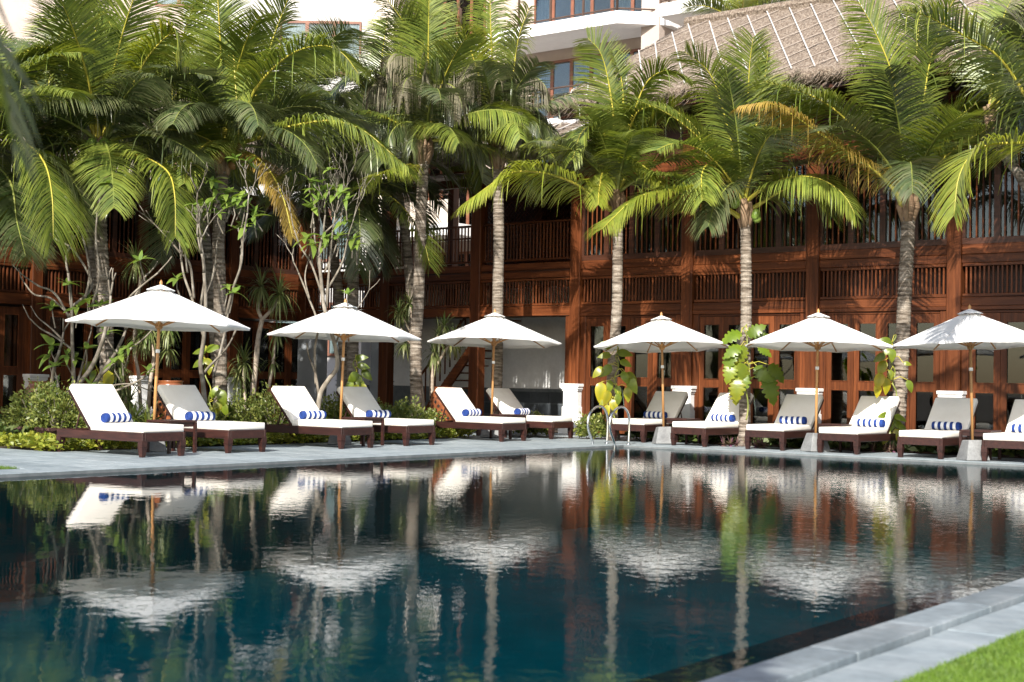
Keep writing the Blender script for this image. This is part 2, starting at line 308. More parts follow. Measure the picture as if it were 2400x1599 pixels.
def grass(name, poly_uv, n, h, label_kind, z=0.0):
    """short turf blades over a polygon given in the pool frame (v, u)"""
    A = np.array(poly_uv); lo_, hi_ = A.min(0), A.max(0); pts = RNG.uniform(lo_, hi_, (n*2, 2))
    ins = np.zeros(len(pts), bool); k = len(A)
    for i in range(k):
        a, c = A[i], A[(i+1)%k]; cond = (a[1] > pts[:,1]) != (c[1] > pts[:,1])
        xx = (c[0]-a[0])*(pts[:,1]-a[1])/(c[1]-a[1]+1e-9)+a[0]; ins ^= cond & (pts[:,0] < xx)
    p = pts[ins][:n]; n = len(p); q = RNG.uniform(0, 2*math.pi, n); hh = h*RNG.uniform(.5,1.2,n); l = RNG.normal(0,.45,(n,2))*hh[:,None]
    base = np.c_[p, np.full(n,z-.01)]; d = np.c_[np.cos(q), np.sin(q), np.zeros(n)]*.0026
    V = np.stack([base-d, base+d, base+np.c_[l*.45, hh*.6]+d*.7, base+np.c_[l*.45, hh*.6]-d*.7, base+np.c_[l,hh], base+np.c_[l,hh]+d*.1], 1).reshape(-1,3)
    o6 = np.arange(n)*6
    Q = np.concatenate([np.c_[o6,o6+1,o6+2,o6+3], np.c_[o6+3,o6+2,o6+5,o6+4]])
    me = npmesh(name, V, Q, [M['grass']], tint=np.repeat(RNG.beta(1.5,3,n),6))
    return tag(mk(name, me, None, (PC[0],PC[1],0), (0,0,ROT_R)), kind='stuff')
b = MB(); b.box(v_l,40,-40,EU1,-.30,PZ+.0); b.box(-8.5,-.76,-16,-11.72,-.06,-.012); frame('lawn', b, M['lawn_soil'])
tag(grass('lawn_grass', [(v_l+.0,-19),(v_l+.0,-14),(13.5,-14),(14.3,-19)], 110000, .030, 0, PZ), 'short bright green turf beside the near poolside paving', 'grass')
tag(grass('lawn_grass', [(v_l+.0,-14),(v_l+.0,-4),(17,-4),(17,-21),(14.3,-19),(13.5,-14)], 90000, .035, 0, PZ), 'wider stretch of turf beyond the near paving toward the right', 'grass')
tag(grass('lawn_grass', [(-3.5,-13.5),(-3.5,-11.75),(-.78,-11.75),(-.78,-13.5)], 26000, .04, 0), 'small patch of green turf at the left end of the deck', 'grass')

# ------------------------------------------------------------------ timber buildings
BAL = {}
def baluster(h, w=.036, turned=False):
    k = (round(h,3), w)
    if k not in BAL:
        BAL[k] = MB().box(-w/2,w/2,-w/2,w/2,0,h).mesh('baluster', M['wood_v'], bevel=.005, seg=1)
    return BAL[k]
def beam(root, x0, x1, y0, y1, z0, z1, name='beam', mat=None, bevel=.008):
    return MB().box(-(x1-x0)/2,(x1-x0)/2,0,y1-y0,0,z1-z0).obj(name, mat or M['wood_h'], root, ((x0+x1)/2,y0,z0), bevel=bevel, seg=1)
def post(root, x, y0, y1, z0, z1, w=.28, name='pillar', mat=None):
    return MB().box(-w/2,w/2,0,y1-y0,0,z1-z0).obj(name, mat or M['wood_v'], root, (x,y0,z0), bevel=.012, seg=1)
def balustrade(root, x0, x1, y, z0, z1, pitch=.085, rail=.06, mid=None, pw=.036):
    cx = (x0+x1)/2; hw = (x1-x0)/2
    mb = MB().box(-hw,hw,-.04,.04,0,rail).box(-hw,hw,-.045,.045,z1-z0-rail,z1-z0)
    if mid: mb.box(-hw,hw,-.015,.02,mid-.02,mid+.02)
    o = mb.obj('balustrade', M['wood_h'], root, (cx,y,z0), bevel=.006, seg=1)
    me = baluster(z1-z0-2*rail, pw); n = int((2*hw-.04)/pitch)
    for i in range(n): mk('baluster', me, o, (-hw+.02+(i+.5)*(2*hw-.04)/n, random.uniform(-.003,.003), rail), (0,0,random.uniform(-.12,.12)))
    return o
def door(root, x0, x1, y, z1=2.62, glass=True):
    """one glazed door leaf: stiles, three rails, upper and lower pane"""
    wv = x1-x0; s = .10
    mb = MB()
    mb.box(0,s,0,.06,0,z1); mb.box(wv-s,wv,0,.06,0,z1)
    for a, c in ((0,.30),(1.10,1.26),(2.46,z1)): mb.box(s,wv-s,.004,.056,a,c)
    o = mb.obj('door', M['wood_v'], root, (x0,y,.04))
    bead = MB()
    for a, c in ((.30,1.10),(1.26,2.46)):
        bead.box(s,s+.02,-.008,.01,a,c); bead.box(wv-s-.02,wv-s,-.008,.01,a,c); bead.box(s+.02,wv-s-.02,-.008,.01,a,a+.02); bead.box(s+.02,wv-s-.02,-.008,.01,c-.02,c)
        MB().box(s,wv-s,.026,.032,a,c).obj('pane', M['glass'], o)
    bead.obj('glazing_bead', M['wood_v'], o)
    return o
def upper_window(root, x0, x1, y, z0, z1, n=4):
    """a run of casements with turned bars in front of the glass"""
    hw = (x1-x0)/2; h = z1-z0; mb = MB(); mb.box(-hw,hw,0,.07,0,.12); mb.box(-hw,hw,0,.07,h-.1,h); wd = 2*hw/n
    for i in range(n+1): mb.box(max(-hw,-hw+i*wd-.06), min(hw,-hw+i*wd+.06), .003,.067,.12,h-.1)
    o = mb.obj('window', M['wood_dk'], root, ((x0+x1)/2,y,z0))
    bar = baluster(h-.23, .03)
    for i in range(n):
        MB().box(-wd/2+.06,wd/2-.06,.05,.056,.12,h-.1).obj('pane', M['glass'], o, (-hw+(i+.5)*wd,0,0))
        for k in range(4): mk('baluster', bar, o, (-hw+i*wd+.06+(k+.7)*(wd-.12)/4.4, .02, .125))
    return o
def plinth(root, x, y):
    mb = MB()
    for w_, a, c in ((.56,-.02,.34),(.50,.34,.40),(.44,.40,.62),(.40,.62,.98),(.44,.98,1.02),(.48,1.02,1.08),(.52,1.08,1.15)):
        mb.box(-w_/2,w_/2,-(w_-.28)/2-.02,.3,a,c)
    return mb.obj('plinth', M['plaster'], root, (x,y,0), bevel=.008, seg=1)

# --- right pavilion (facade along v at u = 5)
BAY = 2.97
pav = thing('timber_pavilion', 'two storey red timber pavilion with glazed doors, baluster bands and thatched hip roof', 'building', UV(5.0,-3.94), ROT_R)
NB = 5
for i in range(NB+1):
    x = i*BAY
    post(pav, x, -.04, .26, 0, 7.0, .28); plinth(pav, x, -.06)
    post(pav, x-.215, .03, .2, 0, 2.72, .15, 'jamb'); post(pav, x+.215, .03, .2, 0, 2.72, .15, 'jamb')
for i in range(NB):
    a, c = i*BAY+.14, (i+1)*BAY-.14
    beam(pav, a, c, 0, .22, 2.72, 2.80, 'lintel'); beam(pav, a, c, .025, .22, 2.80, 2.97)
    balustrade(pav, a+.02, c-.02, .06, 2.98, 3.63)
    beam(pav, a, c, .01, .22, 3.635, 3.80); beam(pav, a, c, .03, .22, 3.805, 4.0, 'fascia_board')
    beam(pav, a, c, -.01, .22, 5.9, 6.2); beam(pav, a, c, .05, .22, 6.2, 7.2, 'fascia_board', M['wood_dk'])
    upper_window(pav, a+.0, c, .03, 4.0, 5.9, 4)
    x0, x1 = a+.15, c-.15; n = 4; wd = (x1-x0)/n
    for k in range(n): door(pav, x0+k*wd+.004, x0+(k+1)*wd-.004, .06)
    beam(pav, a+.15, c-.15, .05, .2, 2.665, 2.718, 'lintel')
L0, L1 = -.1, NB*BAY+.2
MB().box(L0,L1,.5,.56,2.9,3.7).obj('dark_backing', M['wood_dk'], pav)  # dark sheet behind the balusters, stands in for shaded openings
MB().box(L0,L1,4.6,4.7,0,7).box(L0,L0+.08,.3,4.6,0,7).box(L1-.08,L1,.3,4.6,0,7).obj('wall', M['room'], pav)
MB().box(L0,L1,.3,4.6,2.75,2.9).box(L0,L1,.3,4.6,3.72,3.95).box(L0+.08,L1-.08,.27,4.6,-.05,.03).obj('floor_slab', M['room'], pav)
# exercise-room furniture seen dimly through the glass: a bench and a rack in each bay
for i in range(NB):
    x = i*BAY+.9+.5*(i % 2)
    MB().box(-.5,.5,-.18,.18,.40,.50).box(-.44,-.38,-.15,.15,.03,.40).box(.38,.44,-.15,.15,.03,.40).tube([(-.5,0,.5),(-.62,0,1.3)],.03,8).tube([(.6,-.1,.03),(.5,.1,1.5),(.1,.1,1.62)],.03,8).obj('bench', M['steel'], pav, (x,1.6,0))
def roof_plane(root, poly, thick, name, rag=True):
    """a thatch slope: a thick sheet over four corners (eave0, eave1, ridge1, ridge0), uneven on top, ragged along the eave"""
    e0, e1, r1, r0_ = [np.array(q, float) for q in poly]; nrm = unit(np.cross(e1-e0, r0_-e0)); nx, ny = 90, 26
    V = []
    for j in range(ny+1):
        for i in range(nx+1):
            s, t_ = i/nx, j/ny; q = (e0*(1-s)+e1*s)*(1-t_)+(r0_*(1-s)+r1*s)*t_
            q = q + nrm*(.025*math.sin(9*t_*math.pi*2*.5)*0+random.gauss(0,.012))
            if j == 0: q = q + nrm*0 - unit(r0_-e0)*random.uniform(0,.12)
            V.append(q)
    top = len(V); nn = nx+1
    V += [q - nrm*thick for q in V[:top]]
    Q = [(j*nn+i, j*nn+i+1, (j+1)*nn+i+1, (j+1)*nn+i) for j in range(ny) for i in range(nx)]
    Q += [(top+a, top+d, top+c, top+b_) for a,b_,c,d in Q]
    Q += [(i, top+i, top+i+1, i+1) for i in range(nx)] + [(ny*nn+i, ny*nn+i+1, top+ny*nn+i+1, top+ny*nn+i) for i in range(nx)]
    Q += [(j*nn, (j+1)*nn, top+(j+1)*nn, top+j*nn) for j in range(ny)] + [(j*nn+nx, top+j*nn+nx, top+(j+1)*nn+nx, (j+1)*nn+nx) for j in range(ny)]
    o = mk(name, npmesh(name, np.array(V), np.array(Q), [M['thatch']]), root)
    # ragged straw ends hanging at the eave
    n = 1400; s = RNG.uniform(0,1,n)[:,None]; p = e0*(1-s)+e1*s - nrm*RNG.uniform(0,thick,n)[:,None]
    dn = -unit(r0_-e0)*RNG.uniform(.08,.30,n)[:,None] + np.c_[RNG.normal(0,.03,(n,2)), -RNG.uniform(0,.08,n)]
    wv = unit(e1-e0)*.012
    VV = np.stack([p-wv,p+wv,p+dn+wv*.3,p+dn-wv*.3],1).reshape(-1,3); k = np.arange(n)*4
    tag(mk('straw_fringe', npmesh('straw_fringe', VV, np.c_[k,k+1,k+2,k+3], [M['thatch']]), o), kind='stuff')
    return o, e0, e1, r1, r0_, nrm
def thatch_lines(o, e0, e1, r1, r0_, nrm, step, rows):
    wlen = np.linalg.norm(e1-e0); ex = (e1-e0)/wlen
    up = unit(np.cross(nrm, ex)); x0, x1 = 0.0, float((r0_-e0)@ex); xr = float((r1-e0)@ex); H = float((r0_-e0)@up)
    xs = np.arange(.25, wlen, step)
    for x in xs:
        hmax = H if x1 <= x <= xr else (H*x/x1 if x < x1 and x1 > 0 else H*max(0,(wlen-x))/max(1e-6,(wlen-xr)))
        if hmax < .35: continue
        j = random.gauss(0,.012); a = e0+ex*x+nrm*.045; c = e0+ex*(x+j)+up*(hmax-.03)+nrm*.045
        MB().tube([a, (a+c)/2+nrm*.01, c], [.02,.022,.02], 5).obj('strap', M['strap'], o)
    for k in range(rows):
        h = (k+.45)/rows*H; a_ = x1*h/H if x1 > 0 else 0; c_ = wlen-(wlen-xr)*h/H
        p = [e0+ex*(a_+(c_-a_)*q)+up*h+nrm*(.03+random.gauss(0,.004)) for q in np.linspace(0,1,12)]
        MB().tube(p, .013, 5).obj('batten', M['batten'], o)
# coordinates local to the pavilion (x = v + 3.94, y = u - 5)
R_ = roof_plane(pav, [(0.0,-1.1,7.5),(16.5,-1.1,7.5),(16.5,2.0,9.75),(1.75,2.0,9.75)], .28, 'roof')
FRM = Matrix.Translation((*UV(5.0,-3.94)[:2],0)) @ Matrix.Rotation(ROT_R,4,'Z'); FRI = FRM.inverted()
def onroof(x, y):
    """photo point on the slope, in pavilion coordinates"""
    o = FRI @ Vector(C0); d = (FRI.to_3x3() @ Vector(ray(x, y))); e0 = Vector(R_[1]); n = Vector(R_[5]); return np.array(o + d*((e0-o).dot(n)/d.dot(n)))
def inroof(q): return -1.02 < q[1] < 1.98 and q[0] > (q[1]+1.1)*.565
STR = [((1350,195),(1332,240)),((1383,180),(1375,232)),((1423,160),(1425,230)),((1466,140),(1470,225)),((1498,119),(1511,224)),((1535,96),(1552,222)),((1575,75),(1606,200)),((1614,61),(1655,205)),((1664,55),(1704,191)),((1707,48),(1760,190)),
       ((1753,41),(1805,170)),((1801,36),(1850,150)),((1852,24),(1912,161)),((1902,15),(1965,150)),((1954,5),(2022,128)),((2010,0),(2085,125)),((2080,-20),(2160,110)),((2140,-40),(2230,95)),((2200,8),(2260,85)),((2260,14),(2325,92)),((2310,0),(2390,85))]
for (xa,ya),(xb,yb) in STR:
    n_ = np.array(R_[5]); p = [onroof(xa+(xb-xa)*q, ya+(yb-ya)*q) for q in np.linspace(-.25,1.6,40)]; p = [q+n_*(.035+random.gauss(0,.004)) for q in p if inroof(q)]
    if len(p) > 3: MB().tube(p[::3]+[p[-1]], .017, 5).obj('strap', M['strap'], R_[0])
for k in range(26):
    y0 = -230+k*23.5; n_ = np.array(R_[5]); p = []
    for x in np.linspace(1310,2460,50):
        y = y0 + 260 - .44*(x-1600) + .00004*(x-1600)**2; q = onroof(x, y)
        if inroof(q): p.append(q+n_*(.03+random.gauss(0,.003)))
    if len(p) > 3: MB().tube(p, .011, 5).obj('batten', M['batten'], R_[0])
R3 = roof_plane(pav, [(16.5,5.1,7.5),(0,5.1,7.5),(1.75,2.0,9.75),(16.5,2.0,9.75)], .28, 'roof')
R2 = roof_plane(pav, [(0.0,5.1,7.5),(0.0,-1.1,7.5),(1.75,2.0,9.75),(1.75,2.0,9.75)], .28, 'roof'); thatch_lines(*R2, .6, 8)
MB().tube([(1.7,2.0,9.76),(9,2.0,9.78),(16.5,2.0,9.76)], .14, 8).obj('ridge_roll', M['thatch'], pav)
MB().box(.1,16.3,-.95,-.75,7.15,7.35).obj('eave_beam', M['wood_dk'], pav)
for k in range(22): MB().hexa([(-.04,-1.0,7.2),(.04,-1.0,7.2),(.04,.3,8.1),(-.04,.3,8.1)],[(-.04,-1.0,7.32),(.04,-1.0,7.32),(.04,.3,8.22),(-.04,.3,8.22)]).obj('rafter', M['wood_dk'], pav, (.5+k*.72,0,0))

# --- gallery (open two-level timber walkway left of the pavilion, same facade line)
gal = thing('timber_gallery', 'open red timber gallery with tall upper balustrade, stair and grey plaster piers', 'building', UV(5.0,-3.94-3*BAY), ROT_R)
W3 = 3*BAY
for i in range(3):
    x = i*BAY
    post(gal, x, -.02, .26, 0 if i else 2.7, 6.3, .30)
    post(gal, x+.0, 2.6, 2.86, 2.9, 6.5, .2)
for i in range(3):
    a, c = i*BAY+.15, (i+1)*BAY-(.15 if i < 2 else .145)
    beam(gal, a, c, .02, .22, 2.74, 2.97); balustrade(gal, a, c, .08, 2.98, 3.63)
    beam(gal, a, c, .0, .22, 3.64, 3.79); beam(gal, a, c, .02, .22, 3.84, 4.0); MB().box(a,c,.06,.2,3.79,3.84).obj('shadow_gap', M['wood_dk'], gal)
    balustrade(gal, a, c, .1, 4.06, 5.0, .095 if i == 2 else .10, .05, .62 if i < 2 else None, .034)
    beam(gal, a, c, .02, .2, 5.95, 6.15)
MB().box(0,W3-.2,.25,2.9,3.66,3.98).obj('floor_slab', M['wood_dk'], gal)
MB().box(0,W3-.15,.24,.30,2.72,2.95).obj('shadow_gap', M['wood_dk'], gal)
# back wall of the ground floor: white plaster over a dark tiled dado
MB().box(-.5,W3-.05,2.9,3.1,1.0,3.66).box(W3-.30,W3-.16,.35,2.9,-.05,3.6).obj('wall', M['plaster'], gal)
dd = MB().box(-.5,W3-.30,2.9,3.1,0,1.0).obj('dado', M['grout'], gal)
td = MB().box(-.297,.297,-.015,0,-.147,.147).mesh('tile', M['dark_tile'], bevel=.004, seg=1)
for r in range(3):
    for k in range(9): mk('tile', td, dd, (W3-.66-.6*k-(.3 if r % 2 else 0), 2.9, .15+.31*r))
MB().box(2*BAY-2.35,W3-.1,2.92,3.0,3.98,6.8).obj('wall', M['wood_dk'], gal)
# diagonal lattice screen behind the right bay
lat = MB().box(2*BAY-2.1,W3-.1,2.58,2.62,4.0,4.08).box(2*BAY-2.1,W3-.1,2.58,2.62,5.9,6.0).obj('lattice', M['wood_h'], gal)
def clipped(x0, x1, z0, z1, sgn, step):
    out = []
    for c in np.arange(-6, 9, step):
        pts = []
        for x in (x0, x1):
            z = z0 + sgn*(x-x0) + c
            if z0 <= z <= z1: pts.append((x, z))
        for z in (z0, z1):
            x = x0 + (z-z0-c)/sgn
            if x0 < x < x1: pts.append((x, z))
        if len(pts) >= 2: out.append((pts[0], pts[1]))
    return out
for sgn, y in ((1,2.59),(-1,2.61)):
    for (xa,za),(xb,zb) in clipped(2*BAY-2.08, W3-.12, 4.08, 5.9, sgn, .12):
        MB().tube([(xa,y,za),(xb,y,zb)], .014, 4).obj('slat', M['wood_h'], lat)
# ceiling slats under the gallery roof, bay by bay
for k in range(34): MB().box(-.04,.04,-.9,3.2,0,.05).obj('ceiling_slat', M['wood_h'], gal, (2*BAY+.05+k*.085,0,6.22), (.10,0,0))
for k in range(22): MB().box(-.04,.04,-.9,3.2,0,.05).obj('ceiling_slat', M['wood_dk'], gal, (k*.27,0,6.22), (.10,0,0))
Rg = roof_plane(gal, [(-3.2,-1.1,6.5),(W3+.6,-1.1,6.5),(W3+.6,1.5,7.6),(-3.2,1.5,7.6)], .2, 'roof'); thatch_lines(*Rg, .55, 5)
# grey plaster piers of the ground floor
for x in (-1.02+.1, 1.25-.28): pass
for v0, v1 in ((-13.07,-12.35),(-10.33,-9.89),(-11.6,-11.25)):
    a, c = v0+3.94+W3, v1+3.94+W3; y0 = .02 if v1 > -11 else .1
    MB().box(a,c,y0,y0+.4,0,2.72).box(a-.02,c+.02,y0-.02,y0+.42,.98,1.03).box(a-.02,c+.02,y0-.02,y0+.42,1.10,1.13).obj('pier', M['grey_plaster'], gal)
MB().box(-4.6,-2.4,.5,.6,0,3.6).obj('screen_wall', M['grey_plaster'], gal)
# staircase rising to the right behind the middle bay
stx0, stx1 = BAY+.2, 2*BAY-.1
st = MB().hexa([(stx0,1.0,0),(stx0+.35,1.0,0),(stx1,1.0,2.75),(stx1-.05,1.0,3.0)],[(stx0,1.08,0),(stx0+.35,1.08,0),(stx1,1.08,2.75),(stx1-.05,1.08,3.0)]).obj('stringer', M['wood_h'], gal)
for k in range(14):
    MB().box(-.13,.13,.0,1.1,0,.04).obj('tread', M['wood_h'], gal, (stx0+.2+k*(stx1-stx0-.25)/14, 1.09, .18+k*.195))
for k in range(15):
    mk('baluster', baluster(.85), gal, (stx0+.2+k*(stx1-stx0-.25)/15, 1.04, .42+k*.182))
MB().tube([(stx0+.1,1.04,1.2),(stx1,1.04,3.85)], .035, 6).obj('handrail', M['wood_h'], gal)

# --- left wing (facade along u at v = -13.5, facing the pool)
lw = thing('timber_wing', 'dark red timber wing behind the left palms with glazed doors and baluster bands', 'building', UV(-8.74,-13.5), ROT_L)
NW = 5
for i in range(NW+1):
    x = i*BAY; post(lw, x, -.04, .26, 0, 6.6, .28); plinth(lw, x, -.06)
for i in range(NW):
    a, c = i*BAY+.14, (i+1)*BAY-.14
    beam(lw, a, c, 0, .22, 2.72, 2.97); balustrade(lw, a+.02, c-.02, .06, 2.98, 3.63, .10)
    beam(lw, a, c, .01, .22, 3.635, 3.80); beam(lw, a, c, .03, .22, 3.805, 4.0, 'fascia_board')
    upper_window(lw, a, c, .03, 4.0, 5.7, 4); beam(lw, a, c, -.01, .22, 5.7, 6.0)
    wd = (c-a-.3)/4
    for k in range(4): door(lw, a+.15+k*wd+.004, a+.15+(k+1)*wd-.004, .06)
    MB().box(a,a+.148,.08,.2,.04,2.7).box(c-.148,c,.08,.2,.04,2.7).obj('jamb', M['wood_v'], lw)
MB().box(-.1,NW*BAY,.5,.56,2.9,3.7).obj('dark_backing', M['wood_dk'], lw)  # dark sheet again, stands in for shade behind the baluster band
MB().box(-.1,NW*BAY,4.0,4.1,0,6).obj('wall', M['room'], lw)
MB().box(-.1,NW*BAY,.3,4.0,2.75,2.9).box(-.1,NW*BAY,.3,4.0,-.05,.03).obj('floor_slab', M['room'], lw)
Rl = roof_plane(lw, [(-2,-1.1,6.6),(NW*BAY+1,-1.1,6.6),(NW*BAY+1,2.2,8.9),(-2,2.2,8.9)], .28, 'roof')

# ------------------------------------------------------------------ hotel behind
hot = thing('hotel_block', 'pale multi storey hotel block with white balconies and curtained windows behind the palms', 'building', UV(0,0), ROT_R)
UH, UB = 18.0, 16.0
def hv(x, y, uu=UB): q = onu(x, y, uu); u_, v_ = touv(q); return v_, q[2]
zt = hv(1445,25)[1]; zb_ = hv(1445,54)[1]; FH = 3.25
MB().box(-48,30,UH,UH+8,0,24).obj('wall', M['hotel_beige'], hot)
def hwindow(v0, v1, z0, z1, y, n=3, curtain=True, parent=hot):
    hw = (v1-v0)/2; h = z1-z0; mb = MB(); f = .09
    mb.box(-hw,hw,-.06,.02,0,f); mb.box(-hw,hw,-.06,.02,h-f,h)
    for i in range(n+1):
        x = -hw+2*hw*i/n; mb.box(max(-hw,x-f*.7), min(hw,x+f*.7), -.058,.018,f,h-f)
    o = mb.obj('window', M['hotel_frame'], parent, ((v0+v1)/2,y,z0))
    for i in range(n):
        x0, x1 = -hw+2*hw*i/n+f*.7, -hw+2*hw*(i+1)/n-f*.7
        MB().box(x0,x1,-.03,-.024,f,h-f).obj('pane', M['hotel_glass'], o)
        if curtain and i % 2 == 0:
            k = 26; pts = [(x0+(x1-x0)*q/k, .012*math.sin(q*1.9)-.008) for q in range(k+1)]
            MB().add([(x,y_,f) for x,y_ in pts]+[(x,y_,h-f) for x,y_ in pts], [(q,q+1,k+2+q,k+1+q) for q in range(k)]).obj('curtain', M['curtain'], o)
    return o
def balcony(v0, v1, zf, chamfer=True, solid=False, vr=None):
    y0 = UB; top, bot = zf, zf-(zt-zb_)
    c = 1.3 if chamfer else 0
    pts = [(v0,y0),(v1,y0),(v1+c,y0+1.2),(v1+c,UH-.003),(v0,UH-.003)] if chamfer else [(v0,y0),(v1,y0),(v1,UH-.003),(v0,UH-.003)]
    MB().prism(pts, bot, top).obj('balcony_slab', M['hotel_white'], hot)
    if solid:
        MB().box(v0,v1,y0+.02,y0+.16,top,top+.85).obj('parapet', M['hotel_cream'], hot)
    line = [(v0,y0+.08),(v1-.03,y0+.08)] + ([(v1+c-.08,y0+1.22),(v1+c-.08,UH-.05)] if chamfer else [])
    mb = MB()
    for z in (.10, 1.02):
        mb.tube([(x,y,top+z+(.85 if solid else 0)*(.12 if z < 1 else 0)) for x,y in line], .03, 6)
    for (xa,ya),(xb,yb) in zip(line, line[1:]):
        n = max(1, round(math.hypot(xb-xa,yb-ya)/1.35))
        for i in range(n+1): mb.box(xa+(xb-xa)*i/n-.03, xa+(xb-xa)*i/n+.03, ya+(yb-ya)*i/n-.03, ya+(yb-ya)*i/n+.03, top, top+1.02)
    mb.obj('railing', M['rail_metal'], hot)
for k in range(0, 4):
    zf = zt - k*FH
    va, vb = hv(1195,66)[0]-1.0, hv(1445,25)[0]
    balcony(va, vb, zf, True, solid=(k >= 2))
    v0 = hv(1222,20,UH)[0]-.1; v1 = hv(1500,20,UH)[0]-.9
    hwindow(va+.6, vb+.2, zf+.02, zf+2.45, UH-.02, 6)
    vc = hv(1545,10)[0]; balcony(vc, vc+9, zf-.02, False); hwindow(vc+1.2, vc+5, zf+.05, zf+2.4, UH-.02, 4)
    vd = hv(880,60)[0]; balcony(vd-.5, va-1.2, zf, False, solid=(k >= 2)); hwindow(vd+.4, va-1.6, zf+.02, zf+2.45, UH-.02, 5)
vf0, vf1 = hv(1503,60,16.9)[0], hv(1545,60,16.9)[0]
MB().box(vf0, vf1, 16.9, UH, 0, 24).obj('pier', M['hotel_beige'], hot)
# frontal white bay left of the middle
fx0, fx1 = P(430,50,49)[0], P(872,50,49)[0]
hb = thing('hotel_wing', 'white rendered hotel wing with one brown framed picture window above the palms', 'building', (0,49,0))
MB().box(fx0,fx1,0,9,0,24).obj('wall', M['hotel_shade'], hb)
MB().box(fx1+.003, fx1+.80, -.5, 9, 0, 24).obj('pier', M['hotel_cream'], hb)
for k in range(0, 4):
    q0, q1 = P(657,48,48.95), P(846,115,48.95); dz = -k*FH
    hwindow(q0[0], q1[0], q1[2]-.9+dz, q0[2]+dz, -.02, 3, parent=hb)
    q2, q3 = P(432,17,48.95), P(476,-60,48.95); hwindow(q2[0]-1.0, q3[0], q2[2]+dz, q2[2]+1.5+dz, -.02, 2, parent=hb)

# ------------------------------------------------------------------ palms
ZAX = np.array([0,0,1.0])
def catmull(pts, n):
    p = np.array(pts, float); p = np.vstack([2*p[0]-p[1], p, 2*p[-1]-p[-2]]); seg = len(p)-3; out = []
    for t_ in np.linspace(0, seg-1e-6, n):
        i = int(t_); f = t_-i; a, b_, c, d = p[i], p[i+1], p[i+2], p[i+3]
        out.append(.5*((2*b_)+(-a+c)*f+(2*a-5*b_+4*c-d)*f*f+(-a+3*b_-3*c+d)*f**3))
    return np.array(out)
def frond(root, path, leaf=.85, hang=.6, mats=('frond','rachis'), side=None, twist=None, n=None, tip=.2, bare=.14, lift=.22, wl=.028, r0_=.034, sweep=.75):
    """one pinnate palm leaf: the midrib follows 'path' (world points); its leaflets are one joined sub-part"""
    O = np.array(root.location); K = 36; c = catmull(path, K*4)
    s = np.r_[0, np.cumsum(np.linalg.norm(np.diff(c,axis=0),axis=1))]; Ltot = s[-1]
    c = np.stack([np.interp(np.linspace(0,Ltot,K), s, c[:,i]) for i in range(3)],1) - O
    T = unit(np.gradient(c, axis=0))
    h = c[-1]-c[0]; h = np.array([h[0],h[1],0]); hl = np.linalg.norm(h)
    if side is None: side = np.array([-h[1],h[0],0])/hl if hl > .15 else np.array([1.0,0,0])
    if twist is None: twist = random.gauss(0,.25)
    ax = unit(h + ZAX*1e-6) if hl > .15 else ZAX; side = side*math.cos(twist) + np.cross(ax, side)*math.sin(twist)
    rad = np.interp(np.linspace(0,1,K), [0,.12,.4,1], [r0_*1.5,r0_,r0_*.6,.004])
    o = MB().tube(c, rad, 5).obj('frond', M[mats[1]], root, smooth=True)
    if n is None: n = int(36*Ltot)+16
    t_ = bare + (1-bare)*np.linspace(0,1,n)**.95; V = []; tint = []
    cols = []
    for sg in (-1,1):
        tt = np.clip(t_ + RNG.normal(0,.004,n), 0, 1)
        B = np.stack([np.interp(tt, np.linspace(0,1,K), c[:,i]) for i in range(3)],1); TT = unit(np.stack([np.interp(tt, np.linspace(0,1,K), T[:,i]) for i in range(3)],1))
        SS = unit(side - TT*(TT@side)[:,None]); NN = np.cross(SS, TT); NN *= np.sign(NN[:,2:3]+1e-6)
        x = (tt-bare)/(1-bare); prof = np.interp(x, [0,.08,.3,.6,.85,1], [.6,.85,1,.95,.70,.40])*RNG.uniform(.90,1.06,n)
        Ln = leaf*prof; a = sweep*.50 + sweep*.60*x + RNG.normal(0,.035,n) + .06*np.sin(x*RNG.uniform(8,20)+RNG.uniform(0,6))
        d = unit(sg*SS*np.cos(a)[:,None] + TT*np.sin(a)[:,None] + NN*(lift+RNG.normal(0,.045,n)+.10*np.sin(x*RNG.uniform(6,16)+RNG.uniform(0,6)))[:,None])
        hg = hang*.8*(RNG.uniform(.85,1.15,n)+.25*np.sin(x*RNG.uniform(5,12)+RNG.uniform(0,6)))*np.where(RNG.uniform(0,1,n) < .04, 3.0, 1.0)
        st = [0,.3,.66,1.0]; pts = []
        for q in st:
            r = d*q - ZAX*(hg*q*q)[:,None]; rl = np.linalg.norm(r,axis=1,keepdims=True)+1e-9
            pts.append(B + r/rl*(Ln*q)[:,None] if q > 0 else B)
        wd = [.8,1.0,.75,.08]; segs = []
        for k, q in enumerate(st):
            e = pts[min(k+1,3)]-pts[max(k-1,0)]; e = unit(e)
            Wv = unit(TT - e*(TT*e).sum(1)[:,None]); Wv = unit(Wv + NN*(.35*sg)*.6)
            segs.append(pts[k]-Wv*(wl*.5*wd[k]*np.sqrt(prof))[:,None]); segs.append(pts[k]+Wv*(wl*.5*wd[k]*np.sqrt(prof))[:,None])
        V.append(np.stack(segs,1).reshape(-1,3))
        lt = np.clip(RNG.beta(1.2,4,n)*.8 + tip*.25*x, 0, 1)
        tint.append(np.stack([lt,lt,lt,lt,lt+tip*.3,lt+tip*.3,lt+tip,lt+tip],1).ravel())
    V = np.concatenate(V); tint = np.clip(np.concatenate(tint),0,1); k8 = np.arange(2*n)*8
    Q = np.concatenate([np.c_[k8,k8+1,k8+3,k8+2], np.c_[k8+2,k8+3,k8+5,k8+4], np.c_[k8+4,k8+5,k8+7,k8+6]])
    tag(mk('leaflets', npmesh('leaflets', V, Q, [M[mats[0]]], tint=tint), o), kind='stuff')
    return o
